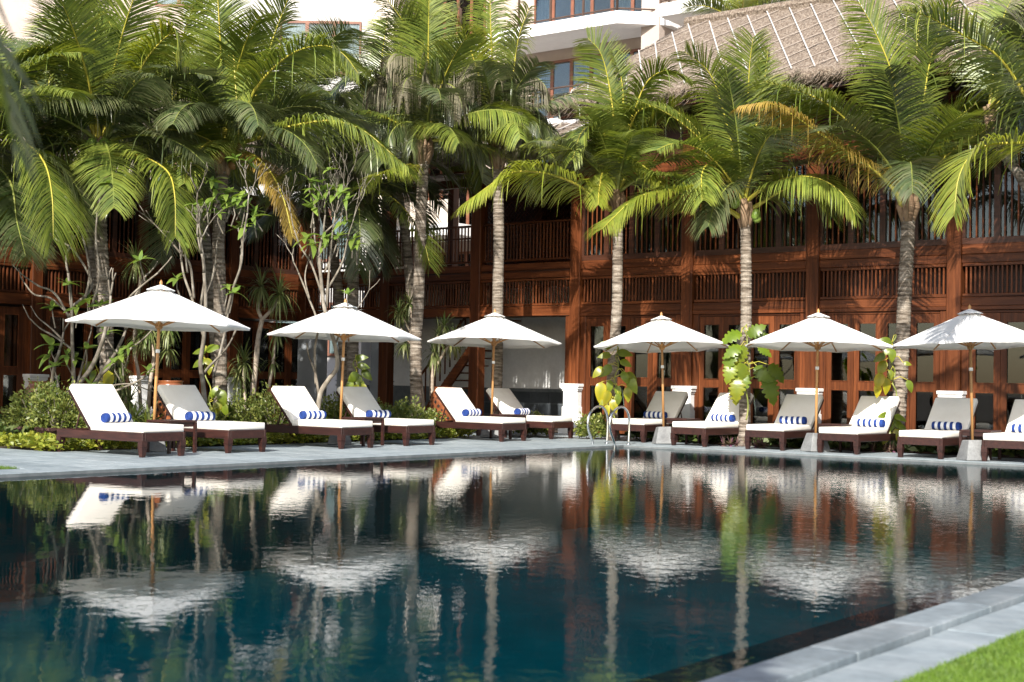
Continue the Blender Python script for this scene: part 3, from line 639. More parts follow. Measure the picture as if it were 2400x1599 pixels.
def arch(c, az, e0, Ln, droop, k=1.35):
    """midrib that leaves the crown at elevation e0 and bends down by 'droop' radians along its length"""
    p = np.array(c, float); pts = [p.copy()]; n = 9; h = np.array([math.sin(az), math.cos(az), 0])
    for i in range(n):
        th = e0 - droop*((i+.5)/n)**k; p = p + (h*math.cos(th)+ZAX*math.sin(th))*Ln/n; pts.append(p.copy())
    return pts
def palm(label, trunk, D, width, heroes=(), fill=0, fargs=None, nuts=0, nutmat='coconut', crown=None, cat='palm tree', back=True, hero_mats=True):
    """coconut palm: trunk through photo points at depth D, measured fronds first, further fronds around the crown"""
    pts = [P(x, y, D) for x, y in trunk]; base = pts[-1].copy(); base[2] = -.05
    root = thing('coconut_palm', label, cat, (base[0],base[1],0), 0, 'coconut palms around the pool')
    O = np.array(root.location); px = D/F
    c = catmull([pts[0]+np.array([0,0,.12])]+pts+[base], 400); s = np.r_[0,np.cumsum(np.linalg.norm(np.diff(c,axis=0),axis=1))]; Lt = s[-1]
    n = int(Lt/.028); c = np.stack([np.interp(np.linspace(0,Lt,n), s, c[:,i]) for i in range(3)],1)-O
    R0 = width*px/2; z = np.linspace(0,1,n); ring = np.array([(i % 3)/2 for i in range(n)])
    ring = np.interp(np.linspace(0,Lt,n)/.085 % 1.0, [0,.12,.9,1], [1.0,.0,.35,1.0])
    rad = R0*(.92+.10*z+.30*np.clip((z-.9)/.1,0,1))*(1+.13*ring*RNG.uniform(.3,1.4,n))
    MB().tube(c, rad, 16).obj('trunk', M['ptrunk'], root, smooth=False)
    top = pts[0]; cr = np.array(crown) if crown is not None else top
    sh = MB(); hz = max(.35, np.linalg.norm(cr-top)+.2)
    for k in range(9):
        a = k*2.4; r = R0*1.0; d = np.array([math.cos(a),math.sin(a),0])
        q0 = top-O+d*r*.7-ZAX*.12; q1 = top-O+d*r*1.25+ZAX*hz*.35; q2 = cr-O+d*r*1.0+ZAX*(.1+.05*(k%3))
        sh.tube([q0,q1,q2], [R0*.35,R0*.55,R0*.3], 6)
    sh.tube([top-O-ZAX*.05, (top+cr)/2-O, cr-O+ZAX*.2], [R0*.95,R0*1.15,R0*.5], 10)
    sh.obj('crown_shaft', M['sheath'], root, smooth=True)
    for k in range(nuts):
        a = random.uniform(-2.4,2.4); d = np.array([math.sin(a)*.24, -abs(math.cos(a))*.24, random.uniform(-.28,.12)])
        q = cr-O+d; MB().lathe([(.012,-.12),(.07,-.095),(.098,-.02),(.092,.05),(.055,.10),(.012,.115)], 10).obj('coconut', M[nutmat], root, q, (random.uniform(-.5,.5),random.uniform(-.5,.5),0), smooth=True)
    for hro in heroes:
        pp, dd, lf, hg, mt = hro[:5]; kw = hro[5] if len(hro) > 5 else {}
        n = len(pp); w_ = [P(x, y, D + dd*(i/(n-1))) for i, (x, y) in enumerate(pp)]
        if 'side' not in kw and 'twist' not in kw:
            hd = w_[-1]-w_[0]; kw = dict(kw, twist=(-1 if hd[0] > 0 else 1)*random.uniform(.05,.32))
        elif 'twist' not in kw: kw = dict(kw, twist=0.0)
        frond(root, w_, lf*1.06, hg*.8, mt, r0_=.042, **kw)
    fa = dict(L=(2.6,3.4), e=(-.2,1.45), leaf=.85, hang=.6, az=None, droop=(.75,1.75), mats=None); fa.update(fargs or {})
    for k in range(fill):
        q = (k+.5)/fill; e0 = fa['e'][1]+(fa['e'][0]-fa['e'][1])*q**1.0+random.gauss(0,.08)
        az = k*2.39996+random.gauss(0,.2)
        if fa['az']:
            a0, a1 = fa['az']; az = a0+((k*0.61803) % 1.0)*(a1-a0)
        mt = random.choice(fa['mats']) if fa['mats'] else random.choice([('frond','rachis_dk'),('frond_dk','rachis_dk'),('frond_dk','rachis_dk'),('frond','rachis')])
        dr = random.uniform(*fa['droop'])*(.75 if e0 > .9 else 1)
        frond(root, arch(cr+ZAX*.1+np.array([math.sin(az),math.cos(az),0])*R0*.5, az, e0, random.uniform(*fa['L']), dr), fa['leaf'], fa['hang']*random.uniform(.35,1.5)*(.6 if e0 > .8 else 1), mt)
    return root
G1, G2, G3, GY, GD = ('frond','rachis'), ('frond_dk','rachis_dk'), ('frond_lt','rachis'), ('frond_yel','rachis'), ('frond_dry','rachis_dk')
DRY = dict(L=(1.6,2.4), e=(-.9,.5), leaf=.75, hang=1.6, droop=(1.2,2.0))

palm('coconut palm with green coconut clusters standing behind the leftmost parasol', [(237,425),(236,560),(245,680),(250,800),(250,930)], 25.5, 31, [
  ([(244,362),(290,363),(330,367),(390,400),(409,455),(411,555)], -1.6, 1.0, .75, G1),
  ([(232,345),(226,250),(221,190),(222,90),(238,28),(262,62)], -.9, .6, 1.0, G1, dict(side=np.array([.8,.6,0]))),
  ([(243,335),(290,240),(318,184),(352,126),(405,77),(425,112),(426,150)], -.8, .75, 1.0, G3),
  ([(228,335),(191,222),(168,153),(115,113),(60,122),(20,150)], -1.2, .9, .8, G1),
  ([(232,350),(170,335),(110,345),(60,400),(45,450)], -.7, .9, .7, G2),
  ([(240,345),(300,300),(350,270),(410,290),(450,345)], .6, .9, .9, G2)],
  19, dict(L=(2.4,3.3)), 11, crown=P(238,348,25.5))
palm('coconut palm leaning in from the left edge of the picture with one huge drooping frond', [(-70,430),(-75,700),(-80,960)], 24.5, 32, [
  ([(-65,345),(0,336),(65,342),(105,385),(122,460),(125,560)], -1.5, 1.15, .8, G1),
  ([(-60,350),(20,420),(40,520),(60,600)], -1.2, .95, .7, G2)],
  16, dict(az=(-.6,2.4)), 0, crown=P(-68,355,24.5))
palm('tall coconut palm with brown nuts and a yellowing lower frond behind the bare frangipani', [(522,395),(512,560),(514,640),(516,760),(518,930)], 27.0, 30, [
  ([(527,345),(522,220),(517,107),(512,20),(508,-60)], -.8, .85, .35, G1, dict(side=np.array([.9,.4,0]))),
  ([(535,335),(560,300),(600,207),(677,130),(753,107),(803,126),(840,172)], -1.6, 1.0, .75, G1),
  ([(540,340),(610,322),(676,298),(772,283),(850,306),(930,372),(955,392)], -1.4, 1.0, 1.0, G1),
  ([(532,362),(574,358),(606,374),(640,413),(667,475),(686,556)], -1.4, .55, .9, GY),
  ([(535,345),(590,250),(640,90),(670,10),(690,-50)], -.4, .9, .4, G1),
  ([(520,345),(450,280),(390,290),(340,350)], .6, .9, .8, G2),
  ([(540,330),(530,180),(545,120),(552,200),(560,330)], -.8, .6, 1.1, G1)],
  19, dict(L=(2.6,3.5)), 9, 'coconut_br', crown=P(526,352,27.0))
palm('tall thick trunked coconut palm with withered grey fronds in front of the gallery stair', [(993,372),(986,520),(981,700),(975,800),(975,945)], 30.5, 27, [
  ([(998,330),(990,215),(985,150),(1000,60),(1012,-10)], -.6, .8, .5, G1, dict(side=np.array([.9,.3,0]))),
  ([(988,325),(945,215),(876,168),(815,180),(765,240)], -1.0, .9, .9, G2),
  ([(1000,320),(1003,200),(1004,100),(1006,-20)], -.9, .8, .5, G1, dict(side=np.array([.9,-.3,0]))),
  ([(990,300),(983,115),(945,50),(900,-10)], -.8, .9, .5, G1),
  ([(985,392),(955,388),(925,394),(885,412),(845,440)], -1.8, .75, .9, G3),
  ([(1000,330),(1040,200),(1060,100),(1075,10)], .2, .8, .5, G1)],
  12, dict(L=(2.4,3.2), e=(.1,1.4)), 0, crown=P(996,340,30.5))
palm('straight pale trunked coconut palm with a shaggy beard of dry leaflets behind the third parasol', [(1167,385),(1169,560),(1167,690),(1166,800),(1164,930)], 31.0, 26, [
  ([(1160,340),(1155,190),(1150,55),(1148,-30)], -.5, .75, .8, G1, dict(side=np.array([.95,.2,0]))),
  ([(1152,335),(1136,318),(1078,222),(1027,132),(1000,90)], -1.0, .85, .8, G1),
  ([(1180,340),(1225,315),(1265,325),(1300,370)], -1.0, .7, 1.1, G1),
  ([(1172,330),(1200,190),(1215,90),(1240,20)], -.3, .8, .8, G1),
  ([(1165,330),(1120,170),(1080,60),(1040,30)], -.6, .85, .9, G3),
  ([(1165,330),(1200,250),(1250,330),(1275,400)], -.5, .8, 1.2, GD)],
  12, dict(L=(1.9,2.5), e=(.2,1.45), hang=1.0), 0, crown=P(1162,342,31.0))
palm('slender coconut palm with bright yellow-green fronds beside the pool ladder', [(1446,480),(1448,560),(1447,660),(1446,720),(1441,800),(1434,900),(1437,1030)], 29.4, 25, [
  ([(1432,492),(1391,459),(1345,429),(1276,406),(1200,405),(1136,443),(1082,486)], -1.8, .85, .95, G3),
  ([(1444,440),(1443,383),(1437,268),(1422,172),(1405,120),(1378,90)], -.6, .8, .35, G1, dict(side=np.array([.95,.2,0]))),
  ([(1447,420),(1460,250),(1455,180),(1440,122)], -.3, .5, .3, G1, dict(side=np.array([.7,.7,0]))),
  ([(1438,440),(1425,340),(1402,300),(1365,308),(1342,372)], -1.0, .8, 1.1, G1),
  ([(1450,420),(1470,310),(1490,250),(1518,190),(1563,165),(1612,182)], -.9, .75, .8, G1),
  ([(1450,430),(1480,290),(1510,254),(1560,251),(1613,283),(1657,335)], -1.4, .85, .9, G1),
  ([(1445,455),(1487,387),(1530,408),(1562,445)], -1.2, .8, 1.0, G3),
  ([(1440,455),(1415,405),(1405,440),(1402,480)], -1.0, .5, 1.0, G3)],
  8, dict(L=(2.0,2.8), az=(1.2,5.1), e=(.45,1.4)), 0, crown=P(1445,462,29.4))
palm('coconut palm with two pale green nuts rising between the fourth and fifth parasols', [(1746,520),(1748,580),(1749,700),(1748,790),(1746,900),(1745,1042)], 28.0, 26, [
  ([(1738,512),(1682,475),(1621,455),(1544,450),(1487,467),(1440,508),(1412,536)], -1.8, .95, .85, G3),
  ([(1738,462),(1694,413),(1662,386),(1646,405),(1644,440),(1646,470)], -1.2, .85, .7, G1),
  ([(1741,455),(1747,306),(1752,245),(1757,150),(1765,90)], -.6, .95, .3, G1, dict(side=np.array([.95,.2,0]))),
  ([(1738,440),(1697,268),(1663,172),(1606,122)], -.6, .9, .5, G1),
  ([(1755,495),(1830,448),(1890,422),(1930,450),(1945,505)], -1.2, .9, .9, G1),
  ([(1750,450),(1800,300),(1850,230),(1905,215)], .1, .9, .6, G2),
  ([(1748,440),(1775,280),(1790,200),(1800,120)], -.3, .5, .3, G1),
  ([(1742,465),(1720,430),(1680,470),(1660,530)], -.9, .8, 1.0, G2)],
  9, dict(L=(2.2,3.0), az=(1.0,5.2), e=(.45,1.4)), 3, crown=P(1743,486,28.0))
palm('stout ringed coconut palm with an orange dying frond beside the rightmost parasol', [(2128,505),(2128,545),(2122,658),(2116,777),(2112,856),(2108,935),(2098,1052)], 26.9, 33, [
  ([(2118,496),(2094,444),(2029,383),(1933,321),(1849,264),(1803,243),(1735,250)], -1.2, .65, 1.2, GY),
  ([(2103,430),(2063,360),(1994,291),(1933,241),(1857,207),(1788,191)], -.9, .95, .75, G1),
  ([(2124,450),(2113,298),(2090,172),(2048,69),(2013,5)], -.6, .9, .35, G1, dict(side=np.array([.95,.25,0]))),
  ([(2134,459),(2159,287),(2178,153),(2208,57),(2240,-10)], -.5, .75, .4, G1, dict(side=np.array([.8,.6,0]))),
  ([(2128,440),(2140,250),(2150,100),(2160,0)], .2, .9, .5, G1),
  ([(2135,450),(2200,330),(2260,300),(2330,340)], -.1, .95, .7, G2)],
  10, dict(L=(2.4,3.2), az=(.9,5.3), e=(.5,1.4)), 0, crown=P(2125,470,26.9))
palm('coconut palm just outside the right edge with a broad sunlit frond over the last parasol', [(2530,440),(2535,700),(2540,1000)], 21.3, 36, [
  ([(2515,352),(2450,338),(2395,336),(2320,340),(2274,367),(2246,421),(2236,505)], -.8, .9, .55, G3),
  ([(2480,330),(2420,250),(2366,165),(2327,122),(2281,96),(2180,42),(2110,22)], -.8, .8, .8, G1),
  ([(2485,330),(2440,150),(2390,60),(2340,40)], .5, 1.0, .5, G2),
  ([(2485,335),(2420,200),(2380,230),(2350,330)], .8, 1.0, .8, G2)],
  9, dict(L=(2.4,3.2), az=(-.2,2.6), e=(.3,1.4)), 0, crown=P(2522,352,21.3))
# two unseen palms added off the left edge to shade the left wing
for lab, x, y in (('unseen coconut palm left of the picture, added to shade the left wing', -9.6, 21.5), ('second unseen coconut palm left of the picture, added for shade', -11.6, 25.0)):
    D = y; pxx = 1200+x/y*F
    palm(lab, [(pxx, 400),(pxx, 700),(pxx, 1000)], D, 32, (), 22, dict(L=(2.4,3.2), az=(2.6,6.2)), 0, crown=P(pxx, 310, D))
# palms further back, dark between the front ones
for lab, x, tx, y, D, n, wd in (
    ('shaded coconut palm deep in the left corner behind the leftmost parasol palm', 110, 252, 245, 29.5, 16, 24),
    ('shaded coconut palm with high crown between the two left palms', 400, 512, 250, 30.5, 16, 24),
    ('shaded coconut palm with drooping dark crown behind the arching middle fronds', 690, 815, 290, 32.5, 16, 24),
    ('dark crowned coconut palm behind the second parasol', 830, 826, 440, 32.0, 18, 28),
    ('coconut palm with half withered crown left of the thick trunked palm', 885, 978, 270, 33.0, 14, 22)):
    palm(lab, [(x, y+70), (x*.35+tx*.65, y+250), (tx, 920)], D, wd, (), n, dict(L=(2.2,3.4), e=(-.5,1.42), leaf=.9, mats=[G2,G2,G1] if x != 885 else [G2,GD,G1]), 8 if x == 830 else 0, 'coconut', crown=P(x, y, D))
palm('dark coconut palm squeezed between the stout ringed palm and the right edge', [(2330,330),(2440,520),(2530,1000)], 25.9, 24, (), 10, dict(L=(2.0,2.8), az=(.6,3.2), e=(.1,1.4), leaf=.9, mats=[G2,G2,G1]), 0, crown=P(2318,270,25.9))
palm('small coconut palm growing on the hotel terrace behind the thatched roof', [(1735,80),(1735,300)], 41.0, 14, (), 9, dict(L=(1.4,2.0), e=(.4,1.45), leaf=.6, hang=.3, mats=[G3,G1]), 0, crown=P(1735,70,41.0))
# dry hanging leaves ("beards") on the two old palms
for rt in [o for o in list(COL.objects) if o.type == 'EMPTY' and o.get('label','').startswith(('tall thick','straight pale'))]:
    cr = P(996,345,30.5) if 'thick' in rt['label'] else P(1162,345,31.0)
    for k in range(15):
        az = 1.2+k*.27; zz = random.uniform(.1,1.9)
        c0 = cr+ZAX*zz+np.array([math.sin(az),math.cos(az),0])*.12
        frond(rt, arch(c0, az, random.uniform(.2,.9), random.uniform(1.0,1.7), random.uniform(1.6,2.4)), .95, 3.0, GD if k % 2 else G2, wl=.02, twist=random.gauss(0,.9), n=44)

# ------------------------------------------------------------------ near frond, out of focus at the top left corner
npalm = thing('coconut_palm', 'out of focus dark palm leaning over the camera at the top left corner', 'palm tree', (-2.4,.8,0), 0, 'coconut palms around the pool')
MB().tube([(0,0,-.05),(.1,.02,2.0),(.4,.1,4.1)], [.17,.14,.12], 14).obj('trunk', M['ptrunk'], npalm)
MB().tube([(.4,.1,4.0),(.42,.1,4.4)], [.15,.08], 10).obj('crown_shaft', M['sheath'], npalm)
for k in range(34):  # dense unseen crown, added to shade the near frond
    az = k*2.39996
    frond(npalm, arch(np.array([-2.0,.9,4.05+.02*(k % 9)]), az, random.uniform(-.1,.8), random.uniform(1.3,1.9), random.uniform(.4,.9)), .8, .3, G2, wl=.06)
frond(npalm, [P(-520,-520,3.0),P(-200,-190,3.2),P(-30,70,3.4),P(30,330,3.5)], .34, .55, G2, n=13, wl=.034, twist=.9)
#PART2
# ------------------------------------------------------------------ parasols
def make_parasol():
    r = thing('parasol', 'x', 'parasol', (0,0,0), 0, 'white canvas parasols along the pool')
    R, ZR, ZT = 1.375, 1.93, 2.50
    # base: a tapered concrete block
    b = MB(); s0, s1, h = .21, .125, .34
    b.hexa([(-s0,-s0,0),(s0,-s0,0),(s0,s0,0),(-s0,s0,0)], [(-s1,-s1,h),(s1,-s1,h),(s1,s1,h),(-s1,s1,h)]); b.obj('base', M['concrete'], r, bevel=.015)
    MB().lathe([(.024,.30),(.0245,1.2),(.024,2.46)], 14).obj('pole', M['teak'], r, smooth=True)
    MB().lathe([(.031,1.50),(.033,1.51),(.033,1.545),(.031,1.555)], 14).obj('collar', M['plaster'], r, smooth=True)
    MB().lathe([(.03,1.86),(.055,1.88),(.058,1.95),(.045,1.965),(.028,1.975)], 14).obj('hub', M['teak'], r, smooth=True)
    MB().lathe([(.03,2.50),(.034,2.53),(.022,2.55),(.028,2.58),(.012,2.615),(.003,2.625)], 10).obj('finial', M['teak'], r, smooth=True)
    # canopy: eight panels, slack between the ribs, with a scalloped edge and a short hem turned under
    n, m = 8, 12; V = []; Q = []; per = 10
    cols = n*per
    def pt(i, j):
        a = 2*math.pi*i/cols; f = (i % per)/per; mid = 4*f*(1-f); t_ = j/m
        rr = R*t_; c = math.cos(math.pi/n)/math.cos((f-.5)*2*math.pi/n)
        rad = rr*(c*1.0); rad *= 1-.012*mid*t_
        z = ZT-(ZT-ZR)*t_ - .030*mid*t_*(1-t_) + .016*mid*t_**3 + .006*math.sin(a*3+1.0)*t_
        return (rad*math.cos(a), rad*math.sin(a), z)
    for j in range(1, m+1):
        for i in range(cols): V.append(pt(i, j))
    for i in range(cols):
        x, y, z = pt(i, m); V.append((x*.995, y*.995, z-.024-.005*math.sin(i*.9)))
    for j in range(m):
        for i in range(cols): Q.append((j*cols+i, j*cols+(i+1)%cols, (j+1)*cols+(i+1)%cols, (j+1)*cols+i))
    can = mk('canopy', npmesh('canopy', np.array(V), np.array(Q), [M['canvas']], smooth=False), r)
    # stitched seams over the ribs
    for k in range(n):
        p = [np.array(pt(k*per, j))+np.array([0,0,.006]) for j in range(1, m+1)]
        MB().tube(p, .007, 4).obj('seam', M['canvas'], can)
    # wind vent cap
    V = []; Q = []
    for j in range(5):
        for i in range(cols):
            a = 2*math.pi*i/cols; f = (i % per)/per; t_ = .12+.88*j/4; V.append((.215*t_*math.cos(a), .215*t_*math.sin(a), 2.555-.085*t_-.012*4*f*(1-f)*t_))
    for j in range(4):
        for i in range(cols): Q.append((j*cols+i, j*cols+(i+1)%cols, (j+1)*cols+(i+1)%cols, (j+1)*cols+i))
    vc = mk('vent_cap', npmesh('vent_cap', np.array(V), np.array(Q), [M['canvas']]), r)
    for p in vc.data.polygons: p.use_smooth = True
    for k in range(n):
        a = 2*math.pi*k/n; d = np.array([math.cos(a), math.sin(a), 0])
        MB().tube([d*.05+ZAX*2.455, d*(R*.985)+ZAX*(ZR-.005)], [.014,.012], 6).obj('rib', M['teak'], r)
        MB().tube([d*.055+ZAX*1.92, d*(R*.52)+ZAX*2.195], [.013,.012], 6).obj('strut', M['teak'], r)
    return r
par0 = make_parasol(); par_list = []
PARS = [((358,1058), 1.02, .25, 1.4, 'leftmost white parasol, largest of the six, over the first lounger pair'),
        ((796,1042), 1.0, .05, 1.0, 'white parasol in front of the bare frangipani with a small dark speck'),
        ((1151,1026), 1.03, -.1, .3, 'white parasol before the straight pale palm and the gallery'),
        ((1556,1041), 1.0, .12, -1.2, 'white parasol on a conical grey base just right of the pool ladder'),
        ((1911,1059), 1.0, .31, 1.6, 'white parasol between the monstera palm and the stout ringed palm'),
        ((2280,1079), 1.0, .16, -1.0, 'rightmost white parasol, with a palm frond shadow across its canopy')]
for i, (p, sc, rz, tilt, lab) in enumerate(PARS):
    o = par0 if i == 0 else copy_tree(par0); g = G(*p); o.location = (g[0], g[1], 0); o.rotation_euler = (math.radians((-1.2,-1.5,-3.2,-3.6,-1.8,-1.6)[i]), math.radians(tilt), rz); o.scale = (sc,sc,sc); o['label'] = lab

# ------------------------------------------------------------------ loungers, towels, tables
def make_lounger():
    r = thing('sun_lounger', 'x', 'sun lounger', (0,0,0), 0, 'sun loungers along the pool edge'); W, LN = .40, 2.0; wd = M['lounger_wood']
    f = MB(); f.box(-W,-W+.05,.0,LN,.22,.35); f.box(W-.05,W,.0,LN,.22,.35); f.box(-W+.05,W-.05,.0,.05,.222,.348); f.box(-W+.05,W-.05,LN-.05,LN,.222,.348); f.obj('frame', wd, r, bevel=.008, seg=1)
    for k in range(9): MB().box(-W+.052,W-.052,0,.08,.31,.335).obj('slat', wd, r, (0,.08+k*.13,0))
    for x in (-W+.045, W-.045):
        for y in (.045, LN-.045):
            l = MB(); a, c, h = .048, .031, .13
            l.box(-a,a,-a,a,.16,.24); l.box(-a-.003,a+.003,-a-.003,a+.003,.148,.158); l.box(-a-.003,a+.003,-a-.003,a+.003,.128,.138); l.box(-a+.004,a-.004,-a+.004,a-.004,.137,.149)
            l.hexa([(-c,-c,0),(c,-c,0),(c,c,0),(-c,c,0)], [(-a+.003,-a+.003,h),(a-.003,-a+.003,h),(a-.003,a-.003,h),(-a+.003,a-.003,h)])
            l.obj('leg', wd, r, (x,y,0))
    MB().box(-.385,.385,.01,1.22,.352,.462).obj('seat_cushion', M['cushion'], r, bevel=.028, seg=3, smooth=True)
    ring = lambda z, y0, y1: [(-.372,y0,z),(.372,y0,z),(.372,y1,z),(-.372,y1,z),(-.372,y0,z)]
    MB().tube(ring(.456,.024,1.205), .006, 5).tube(ring(.360,.024,1.205), .006, 5).obj('piping', M['piping'], r)
    # backrest tilted 47 degrees about its hinge
    a = math.radians(47)
    br = MB().box(-.38,-.33,0,.80,-.03,.0).box(.33,.38,0,.80,-.03,.0).box(-.33,.33,.74,.80,-.03,0).box(-.33,.33,0,.06,-.03,0).obj('backrest_frame', wd, r, (0,1.21,.36), (a,0,0))
    for k in range(4): MB().box(-.328,.328,.14+k*.15,.20+k*.15,-.026,-.004).obj('slat', wd, br)
    MB().box(-.385,.385,.02,.83,.004,.11).obj('back_cushion', M['cushion'], r, (0,1.21,.36), (a,0,0), bevel=.028, seg=3, smooth=True)
    for x in (-.345,.345): MB().tube([(x,1.62,.30),(x,1.50,.645)], .014, 6).obj('prop', wd, r)
    return r
lg0 = make_lounger()
LNG = [((332,1073),0,'foremost sun lounger at the far left, sunlit white back, in front of the potted bushes'),
       ((534,1063),0,'sun lounger right of the leftmost parasol pole, its back in beige shade'),
       ((800,1053),0,'sunlit sun lounger left of the second parasol pole from the left'),
       ((952,1046),0,'shaded beige backed sun lounger right of the second parasol pole'),
       ((1177,1036),0,'sunlit sun lounger beside the carved jar, left of the third parasol pole'),
       ((1293,1030),0,'sun lounger before the white plinth and dark tiled wall, nearest the pool corner'),
       ((1510,1038),1,'sun lounger directly behind the pool ladder with shaded beige back'),
       ((1655,1048),1,'sun lounger left of the monstera palm with a diagonal sunlit wedge on its back'),
       ((1837,1057),1,'sun lounger right of the monstera palm with fully shaded beige back'),
       ((2012,1066),1,'sun lounger left of the stout ringed palm, sun streak across its back'),
       ((2209,1077),1,'sun lounger left of the rightmost parasol pole with shaded back'),
       ((2406,1092),1,'sun lounger cut off by the right edge of the picture')]
TW = ['on the foremost lounger at the far left','on the shaded lounger right of the leftmost parasol','on the lounger left of the second parasol pole','on the lounger right of the second parasol pole',
      'on the lounger beside the carved jar','on the lounger next to the pool corner','on the lounger behind the pool ladder','on the lounger with the sunlit wedge, left of the monstera palm',
      'on the lounger right of the monstera palm','on the lounger left of the stout ringed palm','on the lounger left of the rightmost parasol pole','on the lounger cut off by the right edge']
def make_towel():
    Rr, Lh = .078, .25; nb = 9; prof = []
    b = MB(); n = 20
    xs = np.linspace(-Lh, Lh, nb+1)
    for k in range(nb):
        for j in range(2):
            xa = xs[k]+(xs[k+1]-xs[k])*j/2; xb = xs[k]+(xs[k+1]-xs[k])*(j+1)/2
            e = lambda x: Rr*(1+.02*math.sin(x*70)) * (.93 if abs(abs(x)-Lh) < .002 else 1)
            vs = []
            for x in (xa, xb):
                for i in range(n): q = 2*math.pi*i/n; vs.append((x, e(x)*math.cos(q), Rr+e(x)*math.sin(q)*.96))
            b.add(vs, [(i,(i+1)%n,n+(i+1)%n,n+i) for i in range(n)], 0 if k % 2 == 0 else 1)
    o = b.obj('rolled_towel', [M['towel_blue'], M['towel_white']], None, smooth=True)
    for sx in (-1, 1):
        c = MB(); tt = np.linspace(0, 5*2*math.pi, 70); pts = [(sx*(Lh-.004), (.008+.062*q/tt[-1])*math.cos(q), Rr+(.008+.062*q/tt[-1])*math.sin(q)) for q in tt]
        c.tube(pts, .0075, 5)
        c.lathe([(.07,0),(.071,.004)], 16) if False else None
        c.obj('towel_spiral', M['towel_blue'] if sx < 0 else M['towel_blue'], o)
        MB().add([(sx*(Lh-.012), .07*math.cos(2*math.pi*i/16), Rr+.07*math.sin(2*math.pi*i/16)) for i in range(16)], [tuple(range(16)) if sx > 0 else tuple(range(15,-1,-1))]).obj('towel_core', M['towel_white'] if sx > 0 else M['towel_blue'], o)
    return o
tw0 = make_towel(); tables = []
tag(tw0, 'x', 'towel', 'rolled blue and white striped towels')
LF = []
for i, (p, right, lab) in enumerate(LNG):
    g = G(*p)[:2]
    if i == 11: g = UV(1.40, 6.75+.79)[:2]
    if right: c = g - .4*EV; rz = ROT_R
    else: c = g + .4*EU; rz = ROT_L
    rz += random.uniform(-.02,.02) + (.0 if i not in (7,9) else -.05)
    o = lg0 if i == 0 else copy_tree(lg0); o.location = (c[0], c[1], 0); o.rotation_euler = (0,0,rz); o['label'] = lab; LF.append((c, rz))
    t_ = tw0 if i == 0 else copy_tree(tw0); R2_ = Matrix.Rotation(rz, 2); off = R2_ @ Vector((.06 if right else -.02, 1.10))
    t_.location = (c[0]+off[0], c[1]+off[1], .459); t_.location.x += random.uniform(-.07,.07); t_.rotation_euler = (0,0,rz+random.uniform(-.16,.16)); t_['label'] = 'striped towel roll '+TW[i]
def make_table():
    r = thing('side_table', 'x', 'side table', (0,0,0), 0, 'dark wooden side tables between loungers'); wd = M['lounger_wood']
    f = MB(); s, h = .27, .50
    f.box(-s,s,-s,-s+.05,h-.03,h); f.box(-s,s,s-.05,s,h-.03,h); f.box(-s,-s+.05,-s+.05,s-.05,h-.03,h); f.box(s-.05,s,-s+.05,s-.05,h-.03,h); f.obj('top_frame', wd, r)
    for k in range(6): MB().box(-s+.052,s-.052,-.034,.034,h-.026,h-.004).obj('slat', wd, r, (0,-s+.085+k*.073,0))
    MB().box(-s+.02,s-.02,-s+.02,-s+.04,h-.10,h-.031).box(-s+.02,s-.02,s-.04,s-.02,h-.10,h-.031).box(-s+.02,-s+.04,-s+.041,s-.041,h-.10,h-.031).box(s-.04,s-.02,-s+.041,s-.041,h-.10,h-.031).obj('apron', wd, r)
    for x in (-1,1):
        for y in (-1,1): MB().box(-.022,.022,-.022,.022,0,h-.032).obj('leg', wd, r, (x*(s-.02),y*(s-.02),0))
    return r
tb0 = make_table()
for i, (uu, vv, lab) in enumerate([(-7.85,-2.62,'dark wooden side table in front of the leftmost parasol pole'),(-3.55,-2.62,'dark wooden side table by the second parasol pole'),(1.25,-3.0,'dark wooden side table by the third parasol pole near the pool corner'),
        (2.75,.25,'dark wooden side table behind the conical base right of the pool ladder'),(2.55,3.6,'dark wooden side table between the loungers right of the monstera palm'),(2.0,6.52,'dark wooden side table beside the rightmost parasol pole')]):
    o = tb0 if i == 0 else copy_tree(tb0); q = UV(uu, vv); o.location = q; o.rotation_euler = (0,0,ROT_L if i < 3 else ROT_R); o['label'] = lab

# ------------------------------------------------------------------ pool ladder
lu, lv = touv(onu(1432,1047,EU1+.1))
lad = thing('pool_ladder', 'bright steel ladder rails arching over the water at the far pool corner', 'pool ladder', UV(EU1, lv), ROT_R)
for x in (-.10, .40):
    p = [(x,.10,-.02),(x,.12,.35),(x,.10,.55),(x,.0,.68),(x,-.14,.73),(x,-.34,.70),(x,-.52,.58),(x,-.58,.42),(x,-.54,.26),(x,-.44,.10),(x,-.40,-.05),(x,-.40,-.9)]
    MB().tube(catmull(p,48), .024, 10).obj('handrail', M['steel'], lad, smooth=True)
    MB().lathe([(.05,0),(.05,.012),(.03,.018)], 14).obj('anchor_flange', M['steel'], lad, (x,.10,.002), smooth=True)
for z in (-.25,-.5,-.75): MB().box(-.08,.38,-.44,-.36,-.012,.012).obj('step', M['steel'], lad, (0,0,z))

